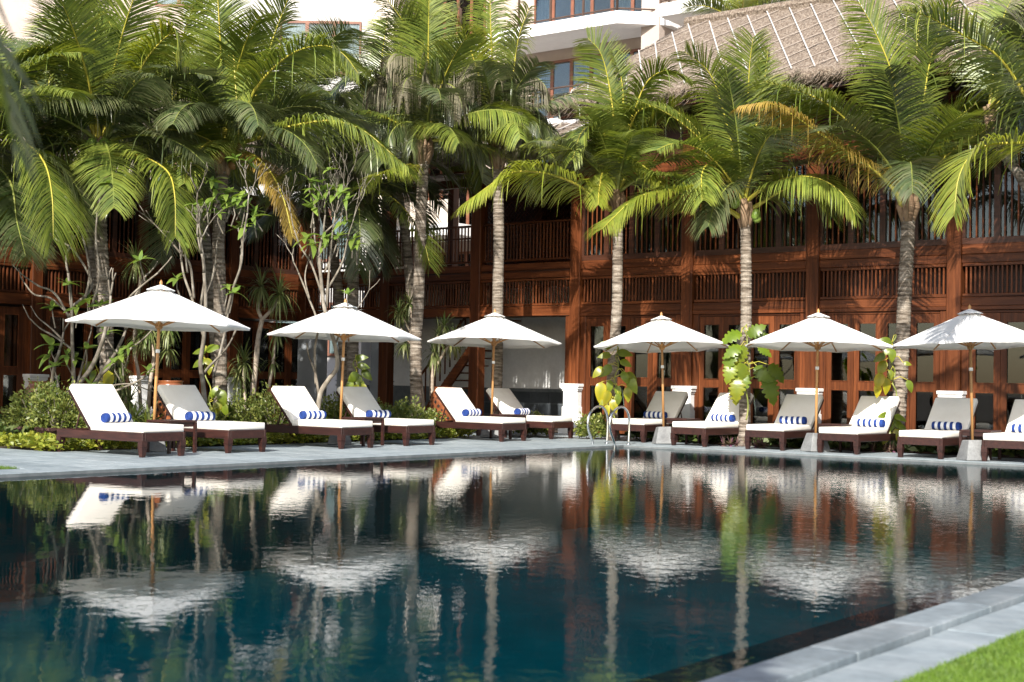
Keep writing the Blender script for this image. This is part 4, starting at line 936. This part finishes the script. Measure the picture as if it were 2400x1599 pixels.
# ------------------------------------------------------------------ leaves of several shapes
def leaf_mesh(name, L_, W_, mat, droop=.3, cup=.15, nseg=6, notch=0, tint=None, fold=.2):
    """one broad leaf along +x: blade folded a little at the midrib, tip bending down; 'notch' cuts slots between the side veins"""
    V = []; Q = []
    for i in range(nseg+1):
        s = i/nseg; w_ = W_*.5*math.sin(math.pi*min(1, s**.78*.97+.03))**.8 if 0 < s < 1 else .0
        if i == nseg: w_ = .0
        wo = w_*(.64 if notch and i % 3 == 0 and 2 < i < nseg else 1.0)
        x = L_*s; z = -droop*L_*s*s + .12*L_*s; zz = fold*w_
        V += [(x+.03*(wo-w_),-wo,z+zz-.35*w_*w_/max(W_,1e-6)), (x,-w_*.5,z+zz*.55), (x,0,z), (x,w_*.5,z+zz*.55), (x+.03*(wo-w_),wo,z+zz-.35*w_*w_/max(W_,1e-6))]
    for i in range(nseg):
        for k in range(4):
            a = i*5+k; Q.append((a, a+5, a+6, a+1))
    V = np.array(V); ti = (np.abs(V[:,1])/(W_*.5+1e-6))*.25+np.clip(V[:,0]/L_-.6,0,1)*.5
    return npmesh(name, V, np.array(Q), [mat], tint=np.clip((ti+.18)*(tint if tint is not None else .6),0,1), smooth=True)
PL = [leaf_mesh('leaf', .24*k, .085*k, M['plume_leaf'], d, tint=t_) for k, d, t_ in ((1,.3,.3),(1.15,.6,.8),(.8,.1,.2),(1.05,.8,.5))]
def orient(d, spin=0.0):
    d = Vector(d).normalized(); q = d.to_track_quat('X', 'Z'); return (q @ Matrix.Rotation(spin,4,'X').to_quaternion()).to_euler()
def rosette(root, p, d, n, meshes, spread=1.0, sc=1.0, name='leaf'):
    d = np.array(d, float); d = d/np.linalg.norm(d); a = np.array([1.0,0,0]) if abs(d[0]) < .8 else np.array([0,1.0,0]); e1 = np.cross(d,a); e1 /= np.linalg.norm(e1); e2 = np.cross(d,e1)
    for k in range(n):
        q = k*2.4+random.uniform(-.3,.3); v_ = (e1*math.cos(q)+e2*math.sin(q))*spread + d*random.uniform(.15,.7)
        o = mk(name, random.choice(meshes), root, p, orient(v_, random.uniform(-.4,.4))); s = sc*random.uniform(.75,1.2); o.scale = (s,s,s)
def frangipani(label, base, limbs, tips_leaf, D, seed, depth_jit=.5, leafn=(4,7), levels=3, th=.030, maxleaf=290, clusters=()):
    """grey forking branches; limbs: photo polylines from the base; each limb forks repeatedly in twos, with leaf rosettes only at some tips"""
    rnd = random.Random(seed); root = thing('frangipani_tree', label, 'tree', P(*base, D), 0, 'frangipani trees'); g = G(*base) if base[1] > 900 else None
    O = np.array(root.location); n_leaf = [0]
    def grow(p, d, r, ln, lev, mb, az):
        q = [p]; dd = np.array(d, float)
        for k in range(3):
            dd = unit(dd + np.array([rnd.gauss(0,.10), rnd.gauss(0,.10), .10])); q.append(q[-1]+dd*ln/3)
        mb.tube(q, np.linspace(r, r*.72, 4), 6, caps=True)
        if lev == 0:
            if rnd.random() < tips_leaf and n_leaf[0] < maxleaf:
                k = rnd.randint(*leafn); n_leaf[0] += k; rosette(root, q[-1], dd, k, PL, 1.0, rnd.uniform(.7,1.0))
            else: pass
            return
        a = rnd.uniform(0, math.pi); e = unit(np.cross(dd, [math.cos(a), math.sin(a), .2]))
        for sg in ((-1,1) if rnd.random() > .15 else (-1,1,0)):
            f = unit(np.cross(dd,e)) if sg == 0 else e*sg
            grow(q[-1], unit(dd+f*rnd.uniform(.35,.6)), r*.70, ln*rnd.uniform(.72,.95), lev-1, mb, a)
    for x, y in clusters:                      # leaf rosettes the photograph shows, each on its own twig
        q = P(x, y, D-.15+rnd.uniform(-.2,.2))-O; n_leaf[0] += 6; rosette(root, q, (rnd.uniform(-.5,.5),-.5,.9), 6, PL, 1.0, rnd.uniform(.85,1.15))
        MB().tube([q+np.array([rnd.uniform(-.12,.12),.12,-.34]), q+np.array([rnd.uniform(-.03,.03),.04,-.15]), q], [.013,.011,.009], 6).obj('twig', M['bark'], root)
    for k, lm in enumerate(limbs):
        pts, rr, lev = lm; dj = rnd.uniform(-depth_jit, depth_jit); w_ = [P(x, y, D+dj*i/(max(1,len(pts)-1)))-O for i, (x, y) in enumerate(pts)]
        mb = MB(); c = catmull(w_, 10*len(w_)) if len(w_) > 2 else np.array(w_); mb.tube(c, np.linspace(rr*th, rr*th*.6, len(c)), 8)
        grow(w_[-1], unit(w_[-1]-w_[-2]), rr*th*.56, rnd.uniform(.28,.42), lev, mb, 0)
        mb.obj('trunk' if k == 0 else 'branch', M['bark'], root, smooth=True)
    return root
frangipani('bare branched frangipani with few leaves left of and behind the leftmost parasol', (190,960), [
  ([(190,960),(205,930),(235,880),(275,820)], 1.4, 1), ([(150,930),(180,905),(215,860),(240,800),(255,740)], 1.2, 2), ([(125,930),(122,900),(128,860),(140,820)], 1.0, 1),
  ([(175,920),(170,820),(168,720),(160,640)], .9, 2), ([(170,760),(130,690),(90,670),(57,648)], .55, 0), ([(165,740),(120,700),(80,690),(55,660)], .5, 0),
  ([(168,720),(215,670),(175,590),(130,560)], .6, 1), ([(200,700),(210,640),(195,560),(170,500)], .6, 1), ([(215,720),(232,650),(225,560),(228,500)], .6, 1),
  ([(170,820),(130,790),(95,770),(68,745)], .5, 0), ([(150,800),(120,770),(95,750)], .45, 0), ([(240,800),(270,740),(310,690),(370,640)], .6, 0), ([(245,770),(300,720),(340,650),(350,640)], .55, 0),
  ([(205,930),(260,920),(330,890),(350,870)], .6, 0), ([(230,910),(300,900),(350,915)], .4, 0), ([(235,880),(270,850),(310,815),(330,800)], .7, 1), ([(180,905),(200,830),(210,790)], .6, 1)],
  .30, 24.3, 3, .8, th=.040, clusters=[(122,721),(182,721),(236,717),(160,666),(116,833),(127,859),(156,833),(174,841),(203,819),(283,833),(251,779),(120,811),(131,902),(214,906),(328,611),(415,654),(348,872),(300,815),(270,850),(205,700)])
frangipani('frangipani with crowded upright grey branches leafing at the top, right of the leftmost parasol', (480,950), [
  ([(480,950),(476,900),(470,850),(478,790),(482,700),(478,640)], 1.5, 4), ([(476,880),(490,860),(520,830)], 1.0, 1), ([(478,790),(450,700),(430,640),(420,560)], .9, 3), ([(482,690),(500,640),(510,560)], .8, 3),
  ([(455,700),(445,620),(420,590),(395,560)], .8, 1), ([(470,720),(480,640),(470,560),(465,500)], .8, 2), ([(530,740),(545,680),(565,620),(570,560),(580,500)], .8, 3), ([(500,880),(525,790),(540,700),(560,640)], .8, 2), ([(440,640),(425,560),(380,540)], .6, 1)],
  .10, 24.7, 5, .5, clusters=[(506,444),(530,456),(537,473),(547,483),(564,468),(574,485),(598,495),(593,510),(496,476),(484,480),(460,500),(472,505),(511,500),(460,527),(494,425),(574,534),(460,556),(426,560),(535,672),(547,687),(520,480),(448,515)])
frangipani('frangipani with a knotted spotted trunk and dense thin twigs behind the second parasol', (745,960), [
  ([(745,960),(752,920),(770,890),(790,860),(785,810),(760,720),(752,650),(748,600)], 1.6, 4), ([(748,930),(740,880),(730,850)], .9, 0), ([(740,900),(738,820),(745,760),(720,690),(700,640)], .8, 2), ([(765,720),(770,650),(775,590),(780,540)], .8, 4),
  ([(755,690),(730,620),(705,580),(690,540)], .7, 3), ([(752,650),(740,580),(735,520)], .7, 3), ([(760,690),(800,620),(815,560)], .7, 3), ([(785,810),(810,750),(840,720)], .6, 1), ([(725,700),(715,650),(725,600)], .5, 1),
  ([(760,640),(790,570),(800,510)], .6, 3)],
  .10, 25.5, 8, .5, clusters=[(727,425),(734,442),(744,452),(753,447),(768,452),(780,461),(787,442),(797,452),(734,488),(719,560),(731,575),(758,558),(768,556),(792,556),(763,575),(830,560),(838,575),(815,690),(812,470),(806,520),(745,470)])

# ------------------------------------------------------------------ dracaenas
def strap_head(root, p, n, ln, wd, mat, up=.5, name='leaf_rosette', droop=1.0):
    """a head of long narrow arching leaves, one joined part"""
    q = np.arange(n)*2.39996+RNG.normal(0,.2,n); e = np.linspace(1.45,-.9,n)+RNG.normal(0,.12,n); Ln = ln*RNG.uniform(.75,1.15,n)
    h = np.c_[np.cos(q), np.sin(q), np.zeros(n)]; V = []
    st = np.array([0,.25,.5,.75,1.0]); wv = np.cross(h, ZAX)
    pos = np.zeros((n,3)); th = e.copy()
    for k, s in enumerate(st):
        w_ = wd*.5*[.55,1.0,.9,.6,.05][k]; V += [pos-wv*w_, pos+wv*w_]
        th = th - droop*.38*np.cos(np.clip(th,-1.4,1.4)); d = h*np.cos(th)[:,None]+ZAX*np.sin(th)[:,None]; pos = pos + d*(Ln*.25)[:,None]
    V = np.stack(V,1).reshape(-1,3)+np.array(p); k0 = np.arange(n)*10
    Q = np.concatenate([np.c_[k0+2*j,k0+2*j+1,k0+2*j+3,k0+2*j+2] for j in range(4)])
    return tag(mk(name, npmesh(name, V, Q, [mat], tint=np.repeat(np.clip(RNG.beta(1.3,3,n)+.25*(e<-.2),0,1),10)), root), kind='stuff')
def dracaena(label, D, stems, ln=.55, wd=.032):
    b0 = P(*stems[0][0][0], D); b0[2] = 0; root = thing('dracaena', label, 'plant', b0, 0, 'dracaenas in the planting bed'); O = np.array(root.location)
    for pts, w_, heads in stems:
        c = catmull([P(x, y, D)-O for x, y in pts], 30); r = w_*D/F/2
        MB().tube(c, np.linspace(r, r*.75, 30), 9).obj('stem', M['bark_stem'], root, smooth=True)
        for hx, hy, n, k in heads: strap_head(root, P(hx,hy,D)-O, n, ln*k, wd, M['drac_leaf'])
    return root
dracaena('forked dracaena with two narrow leaved heads between the first two parasols', 28.2, [
  ([(592,930),(600,850),(606,790),(614,750)], 14, []), ([(614,750),(604,720),(610,690)], 9, [(612,672,60,1.0)]), ([(614,750),(640,722),(652,700)], 9, [(655,690,70,1.05)]),
  ([(628,920),(640,850),(645,790)], 8, [(650,780,46,.8),(640,850,26,.6)])])
dracaena('slender dracaena with pale leaning stem and two bright heads beside the thick palm', 31.3, [
  ([(993,980),(985,900),(972,830),(962,780)], 13, []), ([(962,780),(966,760),(962,720)], 7, [(960,712,64,.85)]), ([(970,820),(950,790),(940,770)], 6, [(950,805,56,.8)]), ([(962,780),(945,745),(935,735)], 5, [(935,732,46,.75)])])
dracaena('bushy dracaena with hanging leaf heads left of the third parasol', 31.2, [
  ([(1013,985),(1012,900),(1016,850)], 12, [(1018,830,60,.85)]), ([(1016,870),(1045,820),(1060,800)], 7, [(1062,800,56,.8),(1030,790,50,.8)]), ([(1014,860),(1020,800),(1040,770)], 6, [(1042,765,46,.75)])])
dracaena('dracaena head with drooping narrow leaves behind the leftmost parasol pole', 25.8, [
  ([(330,960),(325,880),(315,800),(330,640)], 9, [(318,615,70,.9),(330,790,60,.85)]), ([(348,960),(352,900),(360,840),(356,780)], 10, [(350,775,66,.85),(395,770,50,.8),(395,820,40,.6)])])
dracaena('low spiky dracaena at the foot of the frangipani behind the foremost lounger', 25.3, [
  ([(300,980),(296,930),(290,900)], 7, [(288,895,70,.9),(305,940,50,.8),(280,860,46,.8)])])
dracaena('weeping narrow leaved dracaena between the jar and the second parasol', 27.0, [
  ([(575,960),(572,900),(570,860)], 8, [(572,850,70,.85),(560,880,50,.8)])], .6, .028)

# ------------------------------------------------------------------ climbers on the palm trunks
def pothos_mesh(L_, W_, tint, split):
    return leaf_mesh('leaf', L_, W_, M['pothos_leaf'], .55, nseg=16 if split else 7, notch=split, tint=tint, fold=.12)
PT = [pothos_mesh(.36,.22,.4,0), pothos_mesh(.35,.21,1.5,0), pothos_mesh(.37,.22,2.4,0), pothos_mesh(.33,.19,.8,0)]
MT = [pothos_mesh(.52,.40,.15,1), pothos_mesh(.48,.36,.6,1), pothos_mesh(.50,.38,1.1,1)]
def climber(label, D, stem, leaves, meshes, name='climbing_vine'):
    b0 = P(*stem[0], D); root = thing(name, label, 'climbing plant', b0, 0, 'climbing plants on the palm trunks'); O = np.array(root.location)
    w_ = [P(x, y, D-.16)-O for x, y in stem]; c = catmull(w_, 60); tw = np.array([[math.sin(i*.35)*.03, -abs(math.cos(i*.35))*.03, 0] for i in range(60)])
    MB().tube(c+tw, .014, 6).obj('stem', M['rachis_dk'], root, smooth=True)
    for x, y, ang, sc, mi in leaves:
        q = P(x, y, D-.30-.10*random.random())-O; k = int(np.argmin(np.abs(c[:,2]-q[2]-.12))); a = c[k]+tw[k]
        dr = math.radians(ang+random.uniform(-12,12)); dirv = np.array([math.cos(dr), -.30-.25*random.random(), math.sin(dr)])
        st = q - unit(dirv)*.17*sc
        MB().tube([a, (a+st)/2+ZAX*.06, st], [.009,.007,.006], 5).obj('petiole', M['rachis'], root)
        sc *= random.uniform(.82,1.02); X_ = Vector(unit(dirv)); Z_ = Vector((random.uniform(-.5,.5), -.9, random.uniform(.1,.7))); Z_ = (Z_ - X_*Z_.dot(X_)).normalized(); Y_ = Z_.cross(X_); o = mk('leaf', meshes[mi], root, st, Matrix((X_, Y_, Z_)).transposed().to_euler()); o.scale = (sc,)*3
    return root
climber('golden leaved climber wrapped round the slender palm behind the pool ladder', 29.2, [(1437,1010),(1440,930),(1446,860),(1446,815)], [
  (1420,808,170,.85,0),(1418,832,190,.85,3),(1462,826,10,.9,0),(1466,850,-15,.8,0),(1400,872,215,1.0,1),(1422,868,240,.9,0),(1482,880,-20,.85,3),(1466,885,-60,.9,0),(1480,900,-75,1.0,0),(1472,925,-95,1.0,1),(1408,915,255,1.1,2),(1430,905,260,.8,0),(1448,918,-80,.8,0),
  (1424,930,265,.9,2),(1410,945,230,.7,1),(1422,962,265,.75,2),(1438,950,-70,.8,2),(1450,935,-90,.7,0)], PT)
climber('split leaved monstera climber on the palm between the fourth and fifth parasols', 27.8, [(1748,985),(1752,900),(1752,840),(1746,780),(1746,760)], [
  (1722,784,185,.85,0),(1765,778,40,.8,0),(1780,790,-20,.7,0),(1722,818,215,.9,0),(1738,828,250,1.0,1),(1712,835,230,.85,0),(1790,820,-25,.7,0),(1712,868,250,.9,1),(1738,872,255,1.1,1),(1728,905,258,.95,2),(1742,885,265,.9,0),
  (1782,870,-50,.8,0),(1818,868,-35,1.0,0),(1805,905,-60,1.1,0),(1790,880,-30,.8,0),(1724,920,262,.8,2)], MT, 'monstera_vine')
climber('variegated yellow leaved climber high on the stout ringed palm', 26.7, [(2098,935),(2094,880),(2092,830),(2096,785)], [
  (2075,800,165,.9,0),(2080,822,200,.8,3),(2092,832,260,.8,0),(2062,838,220,.8,0),(2066,862,240,1.0,1),(2060,890,255,.9,2),(2080,905,265,1.0,2),(2058,915,262,.8,2),(2088,880,275,.7,3),(2128,852,-20,.5,3),(2134,905,-75,.8,0)], PT)
climber('small climber with lime and yellow leaves at the foot of the stout ringed palm', 26.6, [(2094,1045),(2095,1005),(2098,975)], [
  (2080,972,175,.8,0),(2112,978,-10,.8,0),(2098,985,70,.6,0),(2082,1002,200,.7,0),(2108,996,-40,.7,0),(2118,1005,-60,.7,0),(2078,1022,250,.8,1),(2104,1020,-80,.8,2),(2090,1000,260,.6,0)], PT)
climber('heart leaved climber on the shaded palm trunk behind the second parasol', 29.5, [(828,945),(830,890),(832,835)], [
  (845,838,20,.8,0),(852,858,-15,.85,0),(860,878,-30,.9,0),(828,885,230,.9,0),(840,892,265,.9,0),(818,905,235,.8,0),(832,915,255,.9,1),(852,915,-70,.9,1),(846,900,-60,.8,0)], PT)
climber('yellow green climber on the bare frangipani behind the foremost lounger', 25.0, [(215,985),(220,930),(230,880)], [
  (205,862,250,.8,1),(255,890,-80,1.0,2),(215,880,240,.7,0),(240,920,-40,.7,1),(232,905,230,.7,2)], PT)
climber('lime leaved climber on the frangipani trunk right of the leftmost parasol', 26.2, [(500,985),(492,920),(480,850),(478,815)], [
  (468,822,190,.8,0),(495,815,30,.8,0),(465,850,200,.8,0),(490,848,-20,.7,1),(500,920,80,.7,0),(520,930,-60,.9,0),(508,955,250,.8,1),(525,960,-80,.8,0),(495,975,230,.8,0),(490,865,260,.6,1)], PT)

# ------------------------------------------------------------------ shrubs, beds, planters, jars
def clump(name, root, n, rx, ry, h, ln, mat, z0=.08, shell=.55, kind='stuff', up=.35):
    """small leaves on twigs filling an uneven mound"""
    ph = RNG.uniform(0,6.28,6); pts = RNG.normal(size=(n,3)); pts = unit(pts); pts[:,2] = np.abs(pts[:,2])
    r = RNG.uniform(shell,1,n)**.6; az = np.arctan2(pts[:,1],pts[:,0]); bump = 1+.16*np.sin(3*az+ph[0])+.13*np.sin(5*az+ph[1]+4*pts[:,2])+.12*np.sin(7*pts[:,2]*3+ph[2])
    c = pts*(r*bump)[:,None]*np.array([rx,ry,h])+np.array([0,0,z0])
    d = unit(pts*.8+RNG.normal(0,.55,(n,3))+np.array([0,0,up])); s_ = unit(np.cross(d, RNG.normal(size=(n,3)))); Ln = ln*RNG.uniform(.6,1.25,n)[:,None]; nrm = np.cross(s_,d)
    V = np.stack([c, c+d*Ln*.5+s_*Ln*.24+nrm*Ln*.06, c+d*Ln-ZAX*Ln*.12, c+d*Ln*.5-s_*Ln*.24+nrm*Ln*.06],1).reshape(-1,3); k = np.arange(n)*4
    V[:,2] = np.maximum(V[:,2], .0)
    return tag(mk(name, npmesh(name, V, np.c_[k,k+1,k+2,k+3], [mat], tint=np.repeat(np.clip(RNG.beta(1.1,2.4,n)+.15*(r>.9),0,1),4)), root), kind=kind)
def shrub(label, px_, D, rx, h, n=2600, ln=.075, mat='shrub_leaf', z0=.06, group='low garden shrubs'):
    q = P(*px_, D); root = thing('shrub', label, 'shrub', (q[0],q[1],0), 0, group)
    for k in range(9):
        a = k*2.4; d = np.array([math.cos(a),math.sin(a),0]); MB().tube([(0,0,-.03), d*rx*.3+ZAX*(h*.4+z0), d*rx*.6+ZAX*(h*.75+z0)], [.014,.01,.005], 5).obj('stem', M['bark'], root)
    clump('foliage', root, n, rx, rx*.8, h, ln, M[mat], z0); return root
def planter(label, x, D, w_=.42, h=.28):
    q = P(x, 1000, D); root = thing('planter_box', label, 'planter', (q[0],q[1],0), ROT_L, 'purple brown planters'); a, c = w_/2, w_/2*.78
    b = MB(); b.hexa([(-c,-c,0),(c,-c,0),(c,c,0),(-c,c,0)], [(-a,-a,h),(a,-a,h),(a,a,h),(-a,a,h)]); b.obj('tub', M['planter'], root, bevel=.01)
    MB().box(-a-.015,a+.015,-a-.015,-a+.01,h-.03,h+.02).box(-a-.015,a+.015,a-.01,a+.015,h-.03,h+.02).box(-a-.015,-a+.01,-a+.011,a-.011,h-.03,h+.02).box(a-.01,a+.015,-a+.011,a-.011,h-.03,h+.02).obj('rim', M['planter'], root)
    MB().box(-a+.012,a-.012,-a+.012,a-.012,h-.02,h+.004).obj('soil', M['soil'], root)
    return root
planter('purple brown planter at the far left beside the wooden step', 76, 23.6); planter('purple brown planter directly behind the foremost lounger', 128, 23.3)
shrub('leafy potted bush in the left planter beside the wooden step', (80,1000), 23.6, .46, .60, 2600, .07, z0=.30, group='potted bushes')
shrub('leafy potted bush in the planter behind the foremost lounger', (135,1000), 23.3, .50, .62, 2800, .07, z0=.30, group='potted bushes')
SH = [('rounded bush behind the shaded lounger right of the leftmost parasol', 590, 26.3, .55, .75),('bush with yellow tips left of the second lounger pair', 645, 26.0, .50, .85),('low bush between jar and frangipani, right of the leftmost pair', 540, 26.6, .45, .6),
      ('bush behind the second parasol pole', 785, 27.2, .42, .78),('bush behind the shaded lounger of the second pair', 905, 28.2, .48, .62),('bush at the foot of the thick palm trunk', 955, 28.4, .45, .6),('small bush left of the carved jar', 1000, 29.0, .35, .5),('small fresh green bush right of the white plinth and ladder', 1392, 29.9, .34, .42),
      ('small bush behind the lounger nearest the pool corner', 1255, 31.2, .36, .38),('bright bush left of the frangipani with spotted trunk', 690, 26.9, .40, .6)]
for lab, x, D, r, h in SH: shrub(lab, (x,980), D, r, h, 2400, .075)
def bed(name, label, v0, v1, ua, ub, n, h, ln, mat, cat='ground cover'):
    p = np.c_[RNG.uniform(v0,v1,n), RNG.uniform(ua,ub,n), RNG.uniform(0,1,n)**.7*h*(.6+.4*RNG.uniform(0,1,n))]
    d = unit(np.c_[RNG.normal(0,.7,(n,2)), RNG.uniform(.1,1,n)]); s_ = unit(np.cross(d, RNG.normal(size=(n,3)))); Ln = ln*RNG.uniform(.6,1.3,n)[:,None]
    V = np.stack([p, p+d*Ln*.5+s_*Ln*.22, p+d*Ln-ZAX*Ln*.25, p+d*Ln*.5-s_*Ln*.22],1).reshape(-1,3); k = np.arange(n)*4
    return tag(mk(name, npmesh(name, V, np.c_[k,k+1,k+2,k+3], [M[mat]], tint=np.repeat(RNG.beta(1.2,2.2,n),4)), None, (PC[0],PC[1],0), (0,0,ROT_R)), label, cat, None, 'stuff')
bed('ground_cover_leaves', 'yellow green ground cover behind the left loungers', -5.4,-3.66,-9.15,1.0, 26000, .20, .11, 'bed_leaf')
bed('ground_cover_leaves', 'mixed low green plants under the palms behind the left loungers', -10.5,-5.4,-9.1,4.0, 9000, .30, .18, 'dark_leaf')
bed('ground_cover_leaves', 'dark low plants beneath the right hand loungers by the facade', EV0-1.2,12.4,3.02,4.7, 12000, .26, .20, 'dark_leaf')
b = MB(); b.box(-14,-3.71,-16,5.0,-.06,-.02); frame('planting_bed', b, M['soil'])
for lab, x, y, D, n, ln, wd in (('broad strap leaved lily clump right of the leftmost lounger pair',498,985,25.9,26,.55,.075),('broad leaved green clump behind the frangipani trunk by the leftmost pair',530,975,26.3,30,.5,.08),
        ('green strap leaved clump left of the tall jar',330,985,25.0,34,.6,.05),('leafy clump under the bare frangipani beside the potted bushes',215,985,24.6,36,.5,.07),('narrow leaved clump behind the second parasol lounger',705,985,26.6,30,.5,.06),
        ('dark leaved clump at the foot of the third frangipani',742,975,26.9,34,.5,.05),('green clump beside the weeping dracaena',610,975,27.0,34,.55,.06)):
    q = P(x,y,D); root = thing('strap_leaf_plant', lab, 'plant', (q[0],q[1],0), 0, 'strap leaved plants in the bed')
    for k in range(3): strap_head(root, (random.uniform(-.18,.18), random.uniform(-.12,.12), .10+.12*k), n, ln, wd, M['drac_leaf' if k else 'bed_leaf'], droop=.8)
def rhoeo(label, x, y, k):
    q = G(x,y); root = thing('rosette_plant', label, 'plant', (q[0],q[1],0), 0, 'purple tinged rosette plants at palm feet')
    for i in range(k): strap_head(root, (random.uniform(-.25,.25), random.uniform(-.12,.12), .03), 22, .20, .035, M['rhoeo_leaf'], droop=.5)
for lab, x, y, k in (('purple tinged rosette plants left of the monstera palm foot',1722,1047,4),('purple tinged rosette plants right of the monstera palm foot',1782,1050,4),('pale rosette plants left of the stout palm foot',2070,1060,5),('pale rosette plants right of the stout palm foot',2128,1060,4)): rhoeo(lab, x, y, k)
def jar(label, x, D, w_, h):
    q = P(x, 1000, D); root = thing('perforated_jar', label, 'jar', (q[0],q[1],0), 0, 'perforated terracotta jars'); r = w_/2
    prof = [(r*.62,0),(r*.66,.03),(r*.80,h*.25),(r*.97,h*.6),(r,h*.72),(r*.93,h*.88),(r*.74,h*.96),(r*.70,h),(r*.76,h*1.02),(r*.78,h*1.035),(r*.66,h*1.035),(r*.6,h*.98)]
    MB().lathe(prof, 28).obj('body', M['terracotta'], root, smooth=True)
    zs = [p[1] for p in prof[:6]]; rs = [p[0] for p in prof[:6]]
    for row in range(9):
        z = h*(.12+.085*row); rr = np.interp(z, zs, rs)
        for k in range(13):
            a = 2*math.pi*(k+.5*(row % 2))/13
            if math.sin(a) > .35: continue
            s = r*.075*(1+.5*((row+k) % 2)); d = np.array([math.cos(a),math.sin(a),0]); t_ = np.array([-math.sin(a),math.cos(a),0])
            pts = [d*(rr+.006)+ZAX*z+t_*s*math.cos(q)+ZAX*s*math.sin(q)*1.1 for q in (0,math.pi/2,math.pi,1.5*math.pi)]
            bk = [p_-d*.012 for p_ in pts]
            MB().add(pts+bk, [(0,1,2,3),(0,4,5,1),(1,5,6,2),(2,6,7,3),(3,7,4,0)]).obj('dark_hole_patch', M['dark_hole_patch'], root)  # dark raised patches stand in for the shade inside the perforations
    return root
jar('tall perforated terracotta jar behind the leftmost parasol pole', 397, 25.6, .60, 1.05)
jar('perforated terracotta jar behind the potted bushes at far left', 90, 25.6, .52, 1.0)
jar('dark perforated jar in the shade between the first two parasols', 648, 28.2, .55, .95)
jar('carved brown jar behind the sunlit lounger near the gallery stair', 1040, 30.6, .62, 1.0)
q = G(25,1030); stp = thing('wooden_step', 'low dark wooden step of stacked boards at the left edge', 'step', (q[0]-.3,q[1]+.4,0), ROT_L)
for k in range(3): MB().box(-.45,.45,-.30,.30,.012+.115*k,.118+.115*k).obj('board', M['lounger_wood'], stp, (random.uniform(-.01,.01),.02*k,0), bevel=.008, seg=1)
